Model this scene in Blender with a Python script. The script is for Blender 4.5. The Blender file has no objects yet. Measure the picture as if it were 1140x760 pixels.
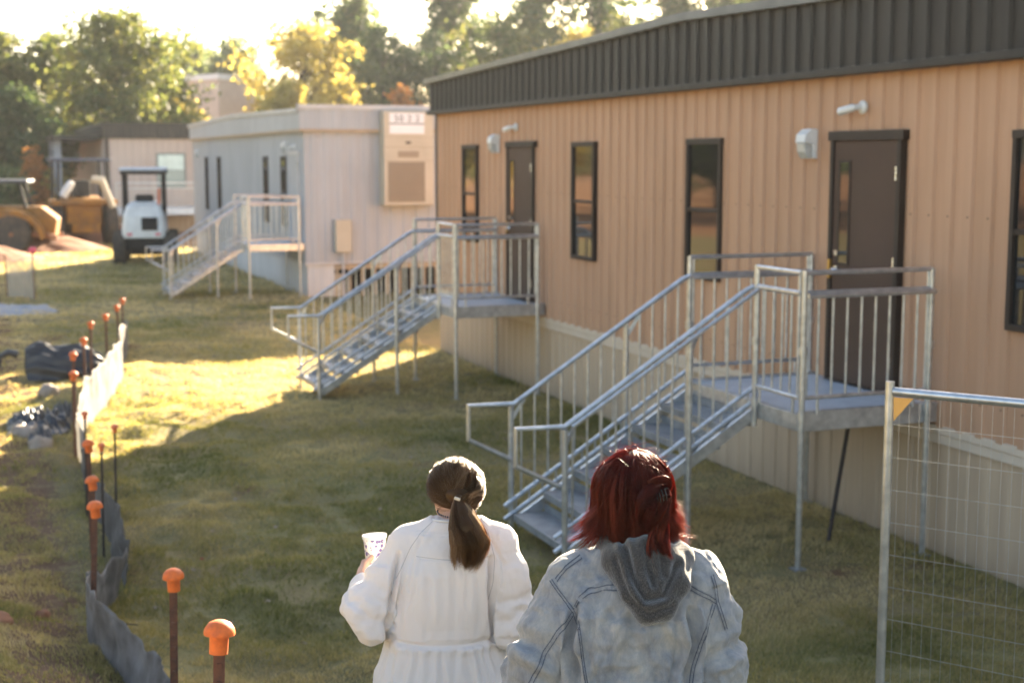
import bpy, math, random
import numpy as np
from mathutils import Vector, noise, Matrix
from mathutils.bvhtree import BVHTree
random.seed(7); RNG=np.random.default_rng(7)
SC=bpy.context.scene; COL=SC.collection
R=math.radians; PI=math.pi
CAMH=3.05; YAW=R(20.7)
def W(px,D,z=0.0):
    """point in building axes (x towards the buildings, y along them) seen in pixel column px at distance D"""
    X=(px-570)/1583*D
    return Vector((X*math.cos(YAW)+D*math.sin(YAW), -X*math.sin(YAW)+D*math.cos(YAW), z))
# ---------------------------------------------------------------- ground height
def gh(b,s):
    b=np.asarray(b,float); s=np.asarray(s,float)
    u=s+2.2*np.maximum(b,-1.0); x=np.clip((12.5-u)/13.5,0,1)
    z=1.6*(3*x*x-2*x**3)
    w=np.clip((5.2-b)/1.5,0,1)*np.clip((40-s)/10,0,1)
    bump=(np.sin(b*2.1+1.3*np.sin(s*.9))*np.sin(s*1.7+.8*np.sin(b*1.3))*.02+np.sin(b*5.3+s*2.2)*np.sin(s*4.1-b*1.9+1)*.016
          +np.sin(b*9.1-s*3.7)*np.sin(s*8.3+b*4.4)*.010)
    w2=np.clip((3.2-b)/1.5,0,1); w=w*np.clip((u-6.9)/2.2,0,1)
    z=z+w*bump*(1+1.3*w2)
    z=z+np.clip((s-56)/80,0,1)*1.2
    return z
def gz(b,s): return float(gh(b,s))
# ---------------------------------------------------------------- tags
def tag(o,label=None,cat=None,group=None,kind=None):
    if label: o['label']=label
    if cat: o['category']=cat
    if group: o['group']=group
    if kind: o['kind']=kind
    return o
def thing(name,loc,label,cat,rz=0,group=None):
    o=bpy.data.objects.new(name,None); COL.objects.link(o); o.empty_display_size=.1
    o.location=loc; o.rotation_euler=(0,0,rz)
    return tag(o,label,cat,group)
def link_mesh(name,me,mat,parent=None,smooth=False):
    o=bpy.data.objects.new(name,me); COL.objects.link(o)
    if mat is not None: me.materials.append(mat)
    if parent is not None: o.parent=parent
    if smooth: me.polygons.foreach_set('use_smooth',[True]*len(me.polygons))
    return o
class MB:
    """collects shapes into one mesh; off moves world points to the thing's own space"""
    def __init__(s,off=(0,0,0)): s.v=[]; s.f=[]; s.off=Vector(off)
    def add(s,vs,fs):
        n=len(s.v); s.v+= [Vector(p)-s.off for p in vs]; s.f+=[tuple(i+n for i in f) for f in fs]; return s
    def box(s,lo,hi):
        (x0,y0,z0),(x1,y1,z1)=lo,hi
        if x0>x1:x0,x1=x1,x0
        if y0>y1:y0,y1=y1,y0
        if z0>z1:z0,z1=z1,z0
        return s.add([(x0,y0,z0),(x1,y0,z0),(x1,y1,z0),(x0,y1,z0),(x0,y0,z1),(x1,y0,z1),(x1,y1,z1),(x0,y1,z1)],
          [(0,3,2,1),(4,5,6,7),(0,1,5,4),(1,2,6,5),(2,3,7,6),(3,0,4,7)])
    def tube(s,pts,r,n=8,cap=True):
        pts=[Vector(p) for p in pts]; m=len(pts)
        rs=r if isinstance(r,(list,tuple)) else [r]*m
        vs=[];fs=[]; up=None
        for i,p in enumerate(pts):
            if i==0: t=(pts[1]-p)
            elif i==m-1: t=p-pts[i-1]
            else: t=(pts[i+1]-p).normalized()+(p-pts[i-1]).normalized()
            t.normalize()
            if up is None: up=Vector((0,0,1)) if abs(t.z)<.9 else Vector((0,1,0))
            a=t.cross(up).normalized(); bb=a.cross(t).normalized(); up=bb
            k=1.0
            if 0<i<m-1:
                c=(pts[i+1]-p).normalized().dot((p-pts[i-1]).normalized()); k=1/max(.5,math.sqrt((1+c)/2))
            for j in range(n):
                an=2*PI*j/n+PI/n
                vs.append(p+a*math.cos(an)*rs[i]*k+bb*math.sin(an)*rs[i])
        for i in range(m-1):
            for j in range(n):
                fs.append((i*n+j,i*n+(j+1)%n,(i+1)*n+(j+1)%n,(i+1)*n+j))
        if cap: fs+=[tuple(range(n-1,-1,-1)),tuple((m-1)*n+j for j in range(n))]
        return s.add(vs,fs)
    def beam(s,a,b,w,h):
        """square bar from a to b, w across, h in its upright direction"""
        a=Vector(a);b=Vector(b);t=(b-a).normalized(); up=Vector((0,0,1)) if abs(t.z)<.95 else Vector((1,0,0))
        x=t.cross(up).normalized()*w/2; y=x.cross(t).normalized()*h/2
        return s.add([a-x-y,a+x-y,a+x+y,a-x+y,b-x-y,b+x-y,b+x+y,b-x+y],[(0,3,2,1),(4,5,6,7),(0,1,5,4),(1,2,6,5),(2,3,7,6),(3,0,4,7)])
    def lathe(s,c,prof,n=16,axis='z'):
        c=Vector(c);vs=[];fs=[];m=len(prof)
        for (r,h) in prof:
            for j in range(n):
                a=2*PI*j/n; x,y=r*math.cos(a),r*math.sin(a)
                vs.append(c+(Vector((x,y,h)) if axis=='z' else Vector((h,x,y)) if axis=='x' else Vector((y,h,x))))
        for i in range(m-1):
            for j in range(n): fs.append((i*n+j,i*n+(j+1)%n,(i+1)*n+(j+1)%n,(i+1)*n+j))
        fs+=[tuple(range(n-1,-1,-1)),tuple((m-1)*n+j for j in range(n))]
        return s.add(vs,fs)
    def prism(s,poly,axis,lo,hi):
        """polygon in the two other axes, extruded along axis"""
        vs=[];n=len(poly)
        for h in (lo,hi):
            for (u,v) in poly: vs.append({'x':(h,u,v),'y':(u,h,v),'z':(u,v,h)}[axis])
        fs=[tuple(range(n-1,-1,-1)),tuple(range(n,2*n))]+[(i,(i+1)%n,(i+1)%n+n,i+n) for i in range(n)]
        return s.add(vs,fs)
    def build(s,name,mat,parent=None,smooth=False,bevel=0):
        me=bpy.data.meshes.new(name); me.from_pydata([tuple(v) for v in s.v],[],s.f); me.update()
        import bmesh
        bm=bmesh.new(); bm.from_mesh(me); bmesh.ops.recalc_face_normals(bm,faces=bm.faces); 
        if bevel: bmesh.ops.bevel(bm,geom=[e for e in bm.edges if len(e.link_faces)==2 and e.calc_face_angle(0)>.5],offset=bevel,segments=2,affect='EDGES',profile=.5)
        bm.to_mesh(me); bm.free()
        o=link_mesh(name,me,mat,parent)
        if smooth:
            me.polygons.foreach_set('use_smooth',[True]*len(me.polygons))
            try: me.set_sharp_from_angle(angle=R(42))
            except Exception: pass
        return o
def npmesh(name,V,F,mat,parent=None,smooth=True):
    V=np.asarray(V,np.float32); F=np.asarray(F,np.int32); k=F.shape[1]
    me=bpy.data.meshes.new(name); me.vertices.add(len(V)); me.vertices.foreach_set('co',V.ravel())
    me.loops.add(F.size); me.loops.foreach_set('vertex_index',F.ravel())
    me.polygons.add(len(F)); me.polygons.foreach_set('loop_start',np.arange(0,F.size,k,dtype=np.int32))
    me.polygons.foreach_set('loop_total',np.full(len(F),k,np.int32)); me.update(calc_edges=True)
    return link_mesh(name,me,mat,parent,smooth)
def setattr_f(o,name,arr):
    a=o.data.attributes.new(name,'FLOAT','POINT'); a.data.foreach_set('value',np.asarray(arr,np.float32))
def copy_tree(o,parent=None):
    c=o.copy(); COL.objects.link(c)
    if parent is not None: c.parent=parent
    for ch in list(o.children): copy_tree(ch,c)
    return c
# ---------------------------------------------------------------- materials
def nt(name):
    m=bpy.data.materials.new(name); m.use_nodes=True; t=m.node_tree; t.nodes.clear()
    o=t.nodes.new('ShaderNodeOutputMaterial'); p=t.nodes.new('ShaderNodeBsdfPrincipled'); t.links.new(p.outputs[0],o.inputs[0])
    return m,t,p,o
def rgb(c): return (c[0],c[1],c[2],1)
def N(t,typ,**kw):
    n=t.nodes.new(typ)
    for k,v in kw.items():
        if k in n.inputs: n.inputs[k].default_value=v
        else: setattr(n,k,v)
    return n
def coords(t,scale=(1,1,1),obj=True):
    tc=t.nodes.new('ShaderNodeTexCoord'); mp=t.nodes.new('ShaderNodeMapping'); mp.inputs['Scale'].default_value=scale
    t.links.new(tc.outputs['Object' if obj else 'Generated'],mp.inputs[0]); return mp.outputs[0]
def ramp(t,inp,stops):
    r=t.nodes.new('ShaderNodeValToRGB'); e=r.color_ramp.elements
    while len(e)<len(stops): e.new(.5)
    for i,(p,c) in enumerate(stops): e[i].position=p; e[i].color=rgb(c)
    t.links.new(inp,r.inputs[0]); return r.outputs[0]
def noise_n(t,vec,scale,detail=4,rough=.55,dist=0):
    n=N(t,'ShaderNodeTexNoise',Scale=scale,Detail=detail,Roughness=rough,Distortion=dist); t.links.new(vec,n.inputs['Vector']); return n.outputs['Fac']
def mixc(t,f,a,b,mode='MIX'):
    m=t.nodes.new('ShaderNodeMix'); m.data_type='RGBA'; m.blend_type=mode
    for k,v in ((0,f),(6,a),(7,b)):
        if isinstance(v,(int,float)): m.inputs[k].default_value=v
        elif isinstance(v,tuple): m.inputs[k].default_value=rgb(v)
        else: t.links.new(v,m.inputs[k])
    return m.outputs[2]
def bump(t,h,p,strength=.3,dist=.01):
    b=t.nodes.new('ShaderNodeBump'); b.inputs['Strength'].default_value=strength; b.inputs['Distance'].default_value=dist
    t.links.new(h,b.inputs['Height']); t.links.new(b.outputs[0],p.inputs['Normal']); return b
def M(name,c,c2=None,rough=.6,metal=0.,scale=3.,stretch=(1,1,1),bs=0,bd=.005,bscale=60,spec=.5,vrough=.1,detail=5):
    m,t,p,o=nt(name); v=coords(t,stretch)
    if c2 is None: c2=tuple(x*.75 for x in c)
    f=noise_n(t,v,scale,detail); col=ramp(t,f,[(.32,c2),(.68,c)]); t.links.new(col,p.inputs['Base Color'])
    p.inputs['Metallic'].default_value=metal; p.inputs['Specular IOR Level'].default_value=spec
    g=noise_n(t,v,scale*2.3,3); mr=N(t,'ShaderNodeMapRange'); mr.inputs['To Min'].default_value=max(0,rough-vrough); mr.inputs['To Max'].default_value=min(1,rough+vrough)
    t.links.new(g,mr.inputs[0]); t.links.new(mr.outputs[0],p.inputs['Roughness'])
    if bs: bump(t,noise_n(t,coords(t),bscale,3),p,bs,bd)
    return m
def M_siding(name,c,c2,dirt=(.30,.22,.15),dz=(0,1.2),strength=.35):
    """painted ribbed panel: faint streaks down the sheets, grime near the bottom edge"""
    m,t,p,o=nt(name); v=coords(t,(1,5,.35)); f=noise_n(t,v,1.6,6,.6); col=ramp(t,f,[(.3,c2),(.7,c)])
    g=noise_n(t,coords(t,(1,1,.5)),.8,4); g2=ramp(t,g,[(.35,(.88,.88,.88)),(.65,(1,1,1))]); col=mixc(t,1.,col,g2,'MULTIPLY')
    tc=t.nodes.new('ShaderNodeTexCoord'); sp=t.nodes.new('ShaderNodeSeparateXYZ'); t.links.new(tc.outputs['Object'],sp.inputs[0])
    mr=N(t,'ShaderNodeMapRange'); mr.inputs['From Min'].default_value=dz[0]; mr.inputs['From Max'].default_value=dz[1]; mr.inputs['To Min'].default_value=1; mr.inputs['To Max'].default_value=0
    t.links.new(sp.outputs['Z'],mr.inputs[0]); pw=N(t,'ShaderNodeMath',operation='POWER'); t.links.new(mr.outputs[0],pw.inputs[0]); pw.inputs[1].default_value=3
    n3=noise_n(t,coords(t,(1,3,1)),4,5); mm=N(t,'ShaderNodeMath',operation='MULTIPLY'); t.links.new(pw.outputs[0],mm.inputs[0]); t.links.new(n3,mm.inputs[1])
    m3=N(t,'ShaderNodeMath',operation='MULTIPLY'); t.links.new(mm.outputs[0],m3.inputs[0]); m3.inputs[1].default_value=strength*2
    col=mixc(t,m3.outputs[0],col,dirt); t.links.new(col,p.inputs['Base Color']); p.inputs['Roughness'].default_value=.5; p.inputs['Specular IOR Level'].default_value=.35
    bump(t,noise_n(t,coords(t,(1,1,.4)),9,3),p,.12,.01)
    return m
def M_leaf(name,cols,trans=.45):
    m,t,p,o=nt(name); a=t.nodes.new('ShaderNodeAttribute'); a.attribute_name='rnd'
    col=ramp(t,a.outputs['Fac'],[(i/(len(cols)-1),c) for i,c in enumerate(cols)]); t.links.new(col,p.inputs['Base Color'])
    p.inputs['Roughness'].default_value=.6; p.inputs['Specular IOR Level'].default_value=.3
    tr=t.nodes.new('ShaderNodeBsdfTranslucent'); br=mixc(t,1.,col,(1.5,1.45,.9),'MULTIPLY'); t.links.new(br,tr.inputs[0])
    mx=t.nodes.new('ShaderNodeMixShader'); mx.inputs[0].default_value=trans
    t.links.new(p.outputs[0],mx.inputs[1]); t.links.new(tr.outputs[0],mx.inputs[2]); t.links.new(mx.outputs[0],o.inputs[0]); return m
def M_cloth(name,c,c2,trans=0.,scale=8.,weave=900.,rough=.9,bs=.25,sheen=.3,tcol=None):
    m,t,p,o=nt(name); v=coords(t); f=noise_n(t,v,scale,5,.6); col=ramp(t,f,[(.35,c2),(.65,c)]); t.links.new(col,p.inputs['Base Color'])
    p.inputs['Roughness'].default_value=rough; p.inputs['Sheen Weight'].default_value=sheen; p.inputs['Specular IOR Level'].default_value=.2
    bump(t,noise_n(t,v,weave,2),p,bs,.001)
    if trans:
        tr=t.nodes.new('ShaderNodeBsdfTranslucent'); tr.inputs[0].default_value=rgb(tcol or c); mx=t.nodes.new('ShaderNodeMixShader'); mx.inputs[0].default_value=trans
        t.links.new(p.outputs[0],mx.inputs[1]); t.links.new(tr.outputs[0],mx.inputs[2]); t.links.new(mx.outputs[0],o.inputs[0])
    return m
def M_glass(name,c=(.015,.017,.018),rough=.04):
    m,t,p,o=nt(name); p.inputs['Base Color'].default_value=rgb(c); p.inputs['Roughness'].default_value=rough; p.inputs['Specular IOR Level'].default_value=.65
    p.inputs['Coat Weight'].default_value=.25; p.inputs['Coat Roughness'].default_value=.03
    bump(t,noise_n(t,coords(t),1.3,1),p,.08,.02); return m
MT={}
MT['galv']=M('galvanised',(.66,.66,.66),(.42,.43,.44),rough=.33,metal=.8,scale=14,detail=6)
MT['galv2']=M('galvanised_deck',(.62,.66,.70),(.50,.54,.58),rough=.36,metal=.12,scale=5,bs=.5,bd=.003,bscale=120)
MT['siding']=M_siding('tan_siding',(.55,.315,.195),(.48,.27,.16),dz=(1.0,1.6),strength=.12)
MT['tread']=M('steel_tread',(.30,.31,.32),(.19,.20,.21),rough=.45,metal=.4,scale=9,bs=.5,bd=.003,bscale=120)
MT['skirt']=M_siding('beige_skirting',(.56,.42,.29),(.47,.345,.24),dz=(0,.5),strength=.5)
MT['trimb']=M('beige_trim',(.62,.51,.40),(.55,.45,.35),rough=.5)
MT['gsiding']=M_siding('grey_siding',(.46,.465,.48),(.385,.39,.405),dz=(.7,1.6),strength=.15)
MT['gskirt']=M_siding('pale_skirting',(.68,.66,.65),(.56,.54,.53),dz=(0,.5),strength=.4)
MT['gtrim']=M('grey_trim',(.55,.53,.52),(.45,.43,.42),rough=.45)
MT['mansard']=M('dark_bronze_metal',(.040,.034,.029),(.028,.025,.022),rough=.5,scale=2,stretch=(1,4,.4),spec=.3)
MT['bronze']=M('dark_brown_paint',(.045,.030,.022),(.032,.023,.018),rough=.55,spec=.3)
MT['door']=M('brown_door_paint',(.085,.050,.036),(.070,.042,.030),rough=.55,spec=.25,scale=1.2)
MT['glass']=M_glass('dark_glass')
MT['paleglass']=M('blind_behind_glass',(.55,.66,.6),(.42,.52,.48),rough=.1,scale=4)
MT['white']=M('white_plastic',(.75,.74,.72),(.62,.61,.59),rough=.35,scale=8)
MT['lens']=M('lamp_lens',(.50,.50,.48),(.38,.38,.36),rough=.2,scale=30)
MT['chrome']=M('brushed_steel',(.7,.7,.7),(.6,.6,.6),rough=.25,metal=1,scale=20)
MT['brass']=M('brass',(.6,.42,.15),(.5,.34,.12),rough=.3,metal=1)
MT['black']=M('black_paint',(.02,.02,.022),(.012,.012,.014),rough=.65,spec=.2)
MT['rubber']=M('tyre_rubber',(.03,.028,.027),(.08,.06,.045),rough=.85,scale=5,bs=.6,bd=.02,bscale=14)
MT['rust']=M('rusty_steel',(.16,.062,.032),(.07,.035,.024),rough=.8,scale=30,bs=.4,bd=.002,bscale=150)
MT['rebar']=M('black_rebar',(.03,.026,.024),(.05,.03,.022),rough=.75,scale=20)
MT['orange']=M('orange_plastic',(.80,.165,.026),(.55,.11,.03),rough=.58,scale=38,bs=.3,bd=.001,bscale=160,spec=.35)
MT['faded']=M('faded_orange_plastic',(.72,.17,.05),(.55,.10,.03),rough=.55,scale=9)
MT['yellow']=M('yellow_machine_paint',(.34,.15,.025),(.17,.085,.035),rough=.75,scale=3,spec=.15)
MT['mach_white']=M('white_machine_paint',(.82,.80,.77),(.64,.61,.57),rough=.4,scale=2.5)
MT['plywood']=M('tan_panel',(.48,.38,.27),(.40,.31,.22),rough=.6)
MT['acm']=M('beige_enamel',(.54,.46,.35),(.47,.40,.30),rough=.5,scale=2)
MT['grille']=M('brown_grille',(.36,.28,.20),(.26,.20,.14),rough=.6,scale=60)
MT['sign']=M('sign_white',(.82,.80,.80),(.74,.72,.73),rough=.4)
MT['ink']=M('sign_black',(.02,.02,.02),(.03,.03,.03),rough=.5)
MT['coping']=M('white_coping',(.75,.77,.78),(.65,.67,.68),rough=.4)
MT['block']=M('tan_masonry',(.58,.50,.43),(.52,.44,.38),rough=.85,scale=1.5,bs=.3,bd=.01,bscale=20)
MT['plastic_black']=M('black_sheeting',(.018,.019,.022),(.035,.036,.04),rough=.38,scale=4,bs=.5,bd=.02,bscale=9)
MT['plastic_grey']=M('grey_sheeting',(.16,.16,.165),(.05,.05,.055),rough=.55,scale=5,bs=.5,bd=.02,bscale=9)
MT['gravel']=M('grey_gravel',(.40,.41,.44),(.22,.23,.25),rough=.9,scale=40,bs=1,bd=.03,bscale=40)
MT['rock']=M('pale_rock',(.34,.28,.22),(.22,.17,.13),rough=.9,scale=8,bs=.6,bd=.01,bscale=20)
MT['clay']=M('red_clay',(.30,.12,.055),(.20,.085,.04),rough=.95,scale=6,bs=.8,bd=.03,bscale=18)
MT['bark']=M('bark',(.13,.10,.075),(.07,.055,.042),rough=.9,scale=6,stretch=(1,1,.2),bs=.8,bd=.03,bscale=14)
MT['pink']=M('pink_flag',(.80,.10,.14),(.7,.08,.12),rough=.6)
def M_fabric(name,c,c2,trans,tc):
    m=M_cloth(name,c,c2,trans=trans,scale=5,weave=400,rough=.8,bs=.3,sheen=0,tcol=tc); return m
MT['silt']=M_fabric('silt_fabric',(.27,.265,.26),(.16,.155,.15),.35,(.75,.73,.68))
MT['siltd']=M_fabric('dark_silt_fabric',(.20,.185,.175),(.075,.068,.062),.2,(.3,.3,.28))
MT['mesh']=M_fabric('grey_mesh_fabric',(.30,.28,.28),(.24,.23,.23),.4,(.5,.48,.46))
_t=MT['mesh'].node_tree; _o=[n for n in _t.nodes if n.type=='OUTPUT_MATERIAL'][0]; _s=_o.inputs[0].links[0].from_socket; _x=_t.nodes.new('ShaderNodeMixShader'); _x.inputs[0].default_value=.42
_tr=_t.nodes.new('ShaderNodeBsdfTransparent'); _t.links.new(_s,_x.inputs[1]); _t.links.new(_tr.outputs[0],_x.inputs[2]); _t.links.new(_x.outputs[0],_o.inputs[0])
# ================================================================ GROUND
def make_ground():
    def ax(lo,hi,f0,f1,step):
        a=list(np.arange(f0,f1,step)); d=step; x=a[-1]
        while x<hi: d*=1.13; x+=d; a.append(x)
        d=step; x=f0; pre=[]
        while x>lo: d*=1.13; x-=d; pre.append(x)
        return np.array(pre[::-1]+a)
    B=ax(-900,900,-3,9,.11); S=ax(-300,1500,-2,32,.13)
    bb,ss=np.meshgrid(B,S,indexing='ij'); zz=gh(bb,ss)
    V=np.stack([bb,ss,zz],-1).reshape(-1,3); nS=len(S)
    i,j=np.meshgrid(np.arange(len(B)-1),np.arange(nS-1),indexing='ij'); a=(i*nS+j).ravel()
    F=np.stack([a,a+nS,a+nS+1,a+1],-1)
    m,t,p,o=nt('lawn_soil'); v=coords(t)
    f1=noise_n(t,v,.55,5,.6,.4); f2=noise_n(t,v,4.5,5,.65); f3=noise_n(t,v,30,3)
    g=ramp(t,f2,[(.3,(.14,.125,.05)),(.6,(.26,.215,.095))]); s=ramp(t,f3,[(.3,(.19,.135,.07)),(.7,(.28,.21,.11))])
    col=mixc(t,ramp(t,f1,[(.40,(0,0,0)),(.62,(.75,.75,.75))]),g,s)
    d=ramp(t,noise_n(t,v,1.1,4,.7,.6),[(.60,(0,0,0)),(.70,(1,1,1))]); col=mixc(t,d,col,(.17,.095,.055))
    tc0=t.nodes.new('ShaderNodeTexCoord'); s0=t.nodes.new('ShaderNodeSeparateXYZ'); t.links.new(tc0.outputs['Object'],s0.inputs[0])
    q1=N(t,'ShaderNodeMath',operation='MULTIPLY_ADD'); t.links.new(f2,q1.inputs[0]); q1.inputs[1].default_value=.9; t.links.new(s0.outputs['X'],q1.inputs[2])
    q2=N(t,'ShaderNodeMath',operation='SUBTRACT'); t.links.new(q1.outputs[0],q2.inputs[0]); q2.inputs[1].default_value=.72
    q3=N(t,'ShaderNodeMath',operation='ABSOLUTE'); t.links.new(q2.outputs[0],q3.inputs[0]); trench=ramp(t,q3.outputs[0],[(.18,(1,1,1)),(.42,(0,0,0))])
    col=mixc(t,trench,col,ramp(t,f3,[(.3,(.10,.055,.032)),(.7,(.19,.115,.07))]))
    # bare clay of the building site beyond the lawn
    tc=t.nodes.new('ShaderNodeTexCoord'); sp=t.nodes.new('ShaderNodeSeparateXYZ'); t.links.new(tc.outputs['Object'],sp.inputs[0])
    w=N(t,'ShaderNodeMath',operation='MULTIPLY_ADD'); t.links.new(f1,w.inputs[0]); w.inputs[1].default_value=4.; t.links.new(sp.outputs['Y'],w.inputs[2])
    mr=N(t,'ShaderNodeMapRange'); mr.inputs['From Min'].default_value=52; mr.inputs['From Max'].default_value=54; t.links.new(w.outputs[0],mr.inputs[0])
    clay=ramp(t,f2,[(.3,(.26,.12,.055)),(.7,(.42,.23,.12))]); col=mixc(t,mr.outputs[0],col,clay)
    t.links.new(col,p.inputs['Base Color']); p.inputs['Roughness'].default_value=.95; p.inputs['Specular IOR Level'].default_value=.1
    mxh=mixc(t,.5,f2,f3); bump(t,mxh,p,.8,.05)
    o=npmesh('ground',V,F,m); tag(o,kind='structure')
make_ground()
def vnoise(x,y,seed=0):
    def h(i,j):
        n=(i*374761393+j*668265263+seed*982451653)&0x7fffffff; n=((n^(n>>13))*1274126177)&0x7fffffff
        return ((n^(n>>16))&0xffff)/65535.
    xi=np.floor(x).astype(np.int64); yi=np.floor(y).astype(np.int64); fx=x-xi; fy=y-yi; fx=fx*fx*(3-2*fx); fy=fy*fy*(3-2*fy)
    return (h(xi,yi)*(1-fx)+h(xi+1,yi)*fx)*(1-fy)+(h(xi,yi+1)*(1-fx)+h(xi+1,yi+1)*fx)*fy
def fbm(x,y,seed=0,o=4):
    a=0;w=1;tot=0
    for k in range(o): a=a+w*vnoise(x*2**k+17*k,y*2**k-9*k,seed+k); tot+=w; w*=.55
    return a/tot
def make_grass():
    Ps=[];Hs=[];Ws=[]
    # rings by distance from the photographer, blades get larger and sparser further off
    for (d0,d1,dens,h,w) in ((6.5,9.5,6500,.036,.0046),(9.5,13,3800,.036,.0062),(13,18,1900,.036,.009),(18,26,750,.038,.015),(26,38,260,.045,.028),(38,56,90,.055,.05)):
        n=int(dens*.76*(d1*d1-d0*d0)/2*1.12)
        D=np.sqrt(RNG.uniform(d0*d0,d1*d1,n)); X=RNG.uniform(-.42,.385,n)*D
        b=X*math.cos(YAW)+D*math.sin(YAW); s=-X*math.sin(YAW)+D*math.cos(YAW)
        k=(b<6.86)&(s<55); b,s=b[k],s[k]
        cl=fbm(b*4.6,s*4.6,3,3); bare=fbm(b*1.0,s*1.0,11)
        k=(RNG.random(len(b))<np.clip((cl-.18)*4.5,.25,1)*np.clip((.74-bare)*9,.25,1)); b,s,cl=b[k],s[k],cl[k]
        # worn dirt strip along the silt fence
        k=~((np.abs(b-(.40+.05*(s-8)+.15*np.sin(s*1.3)))<.20)&(RNG.random(len(b))<.6)&(s<20)); b,s,cl=b[k],s[k],cl[k]
        # tall tufts against posts and the skirting
        edge=np.clip((b-6.5)/.36,0,1)
        Ps.append(np.stack([b,s,gh(b,s)-.004],-1)); Hs.append(h*(.45+1.0*np.clip(cl*1.5-.25,0,1))*RNG.uniform(.5,1.3,len(b))*(1+1.3*edge*RNG.random(len(b)))); Ws.append(np.full(len(b),w)*RNG.uniform(.7,1.3,len(b)))
    n=150000; b=RNG.uniform(-7,6.8,n); s=RNG.uniform(-4,15,n); X=b*math.cos(YAW)-s*math.sin(YAW); D=b*math.sin(YAW)+s*math.cos(YAW); k=(D<6.5)|(X<-.42*D)|(X>.385*D); b,s=b[k],s[k]
    cl=fbm(b*4.6,s*4.6,3,3); Ps.append(np.stack([b,s,gh(b,s)-.004],-1)); Hs.append(.045*(.5+cl)*RNG.uniform(.6,1.3,len(b))); Ws.append(RNG.uniform(.007,.013,len(b)))
    P=np.concatenate(Ps);H=np.concatenate(Hs);Wd=np.concatenate(Ws);n=len(P)
    an=RNG.uniform(0,2*PI,n); ln=RNG.uniform(.15,1.15,n); la=RNG.normal(0,1,n)*1.2+fbm(P[:,0]*1.5,P[:,1]*1.5,5)*9
    side=np.stack([np.cos(an),np.sin(an),np.zeros(n)],-1)*Wd[:,None]*.5
    lean=np.stack([np.cos(la),np.sin(la),np.zeros(n)],-1)*(H*ln)[:,None]
    up=np.zeros((n,3)); up[:,2]=H
    mid=P+lean*.35+up*.6; tip=P+lean+up*np.sqrt(np.clip(1-(ln*.55)**2,.2,1))[:,None]
    V=np.stack([P-side,P+side,mid+side*.8,mid-side*.8,tip],1).reshape(-1,3)
    i=np.arange(n)[:,None]*5; F=np.concatenate([i+[0,1,2],i+[0,2,3],i+[3,2,4]],0)
    dry=fbm(P[:,0]*.55,P[:,1]*.55,21,5); r=np.clip((dry-.5)*2.2+.60+.22*np.clip((P[:,1]-15)/9,0,1)+RNG.normal(0,.17,n),0,1)
    m=M_leaf('grass_blades',[(.11,.12,.038),(.20,.19,.068),(.31,.265,.11),(.44,.34,.17),(.55,.44,.26)],.38)
    o=npmesh('grass',V,F,m,smooth=False); setattr_f(o,'rnd',np.repeat(r,5)); tag(o,'short green and straw coloured lawn grass',kind='stuff')
    # fallen leaves and scraps
make_grass()
# ================================================================ SKY, SUN, CAMERA
SUN_AZ=math.atan2(.646,.763); SUN_EL=R(19)
w=bpy.data.worlds.new('World'); SC.world=w; w.use_nodes=True; t=w.node_tree; t.nodes.clear()
wo=t.nodes.new('ShaderNodeOutputWorld'); bg=t.nodes.new('ShaderNodeBackground'); sk=t.nodes.new('ShaderNodeTexSky'); sk.sky_type='NISHITA'; sk.sun_disc=False
sk.sun_elevation=SUN_EL; sk.sun_rotation=SUN_AZ; sk.air_density=1.0; sk.dust_density=2.0; sk.ozone_density=1.0; sk.altitude=200
bg.inputs[1].default_value=.05; t.links.new(sk.outputs[0],bg.inputs[0]); t.links.new(bg.outputs[0],wo.inputs[0])
sl=bpy.data.lights.new('sun','SUN'); sl.energy=5.0; sl.angle=R(.6); sl.color=(1,.86,.66); so=bpy.data.objects.new('sun',sl); COL.objects.link(so)
sd=Vector((math.sin(SUN_AZ)*math.cos(SUN_EL),math.cos(SUN_AZ)*math.cos(SUN_EL),math.sin(SUN_EL))); so.rotation_euler=sd.to_track_quat('Z','Y').to_euler(); so.location=sd*60
cd=bpy.data.cameras.new('camera'); cam=bpy.data.objects.new('camera',cd); COL.objects.link(cam); SC.camera=cam
cam.location=(0,0,CAMH); cam.rotation_euler=(R(90)-math.atan(203/1583),0,-YAW); cd.lens=50; cd.sensor_width=36; cd.clip_end=3000; cd.clip_start=.05
cd.dof.use_dof=True; cd.dof.focus_distance=4.35; cd.dof.aperture_fstop=3.3
vs=SC.view_settings; vs.view_transform='Standard'; vs.look='None'; vs.gamma=1; vs.exposure=3.25; vs.use_white_balance=True; vs.white_balance_temperature=6900; 
SC.cycles.max_bounces=6; SC.cycles.diffuse_bounces=3; SC.cycles.transparent_max_bounces=6; SC.cycles.use_denoising=True
SC.cycles.sample_clamp_indirect=8
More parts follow.
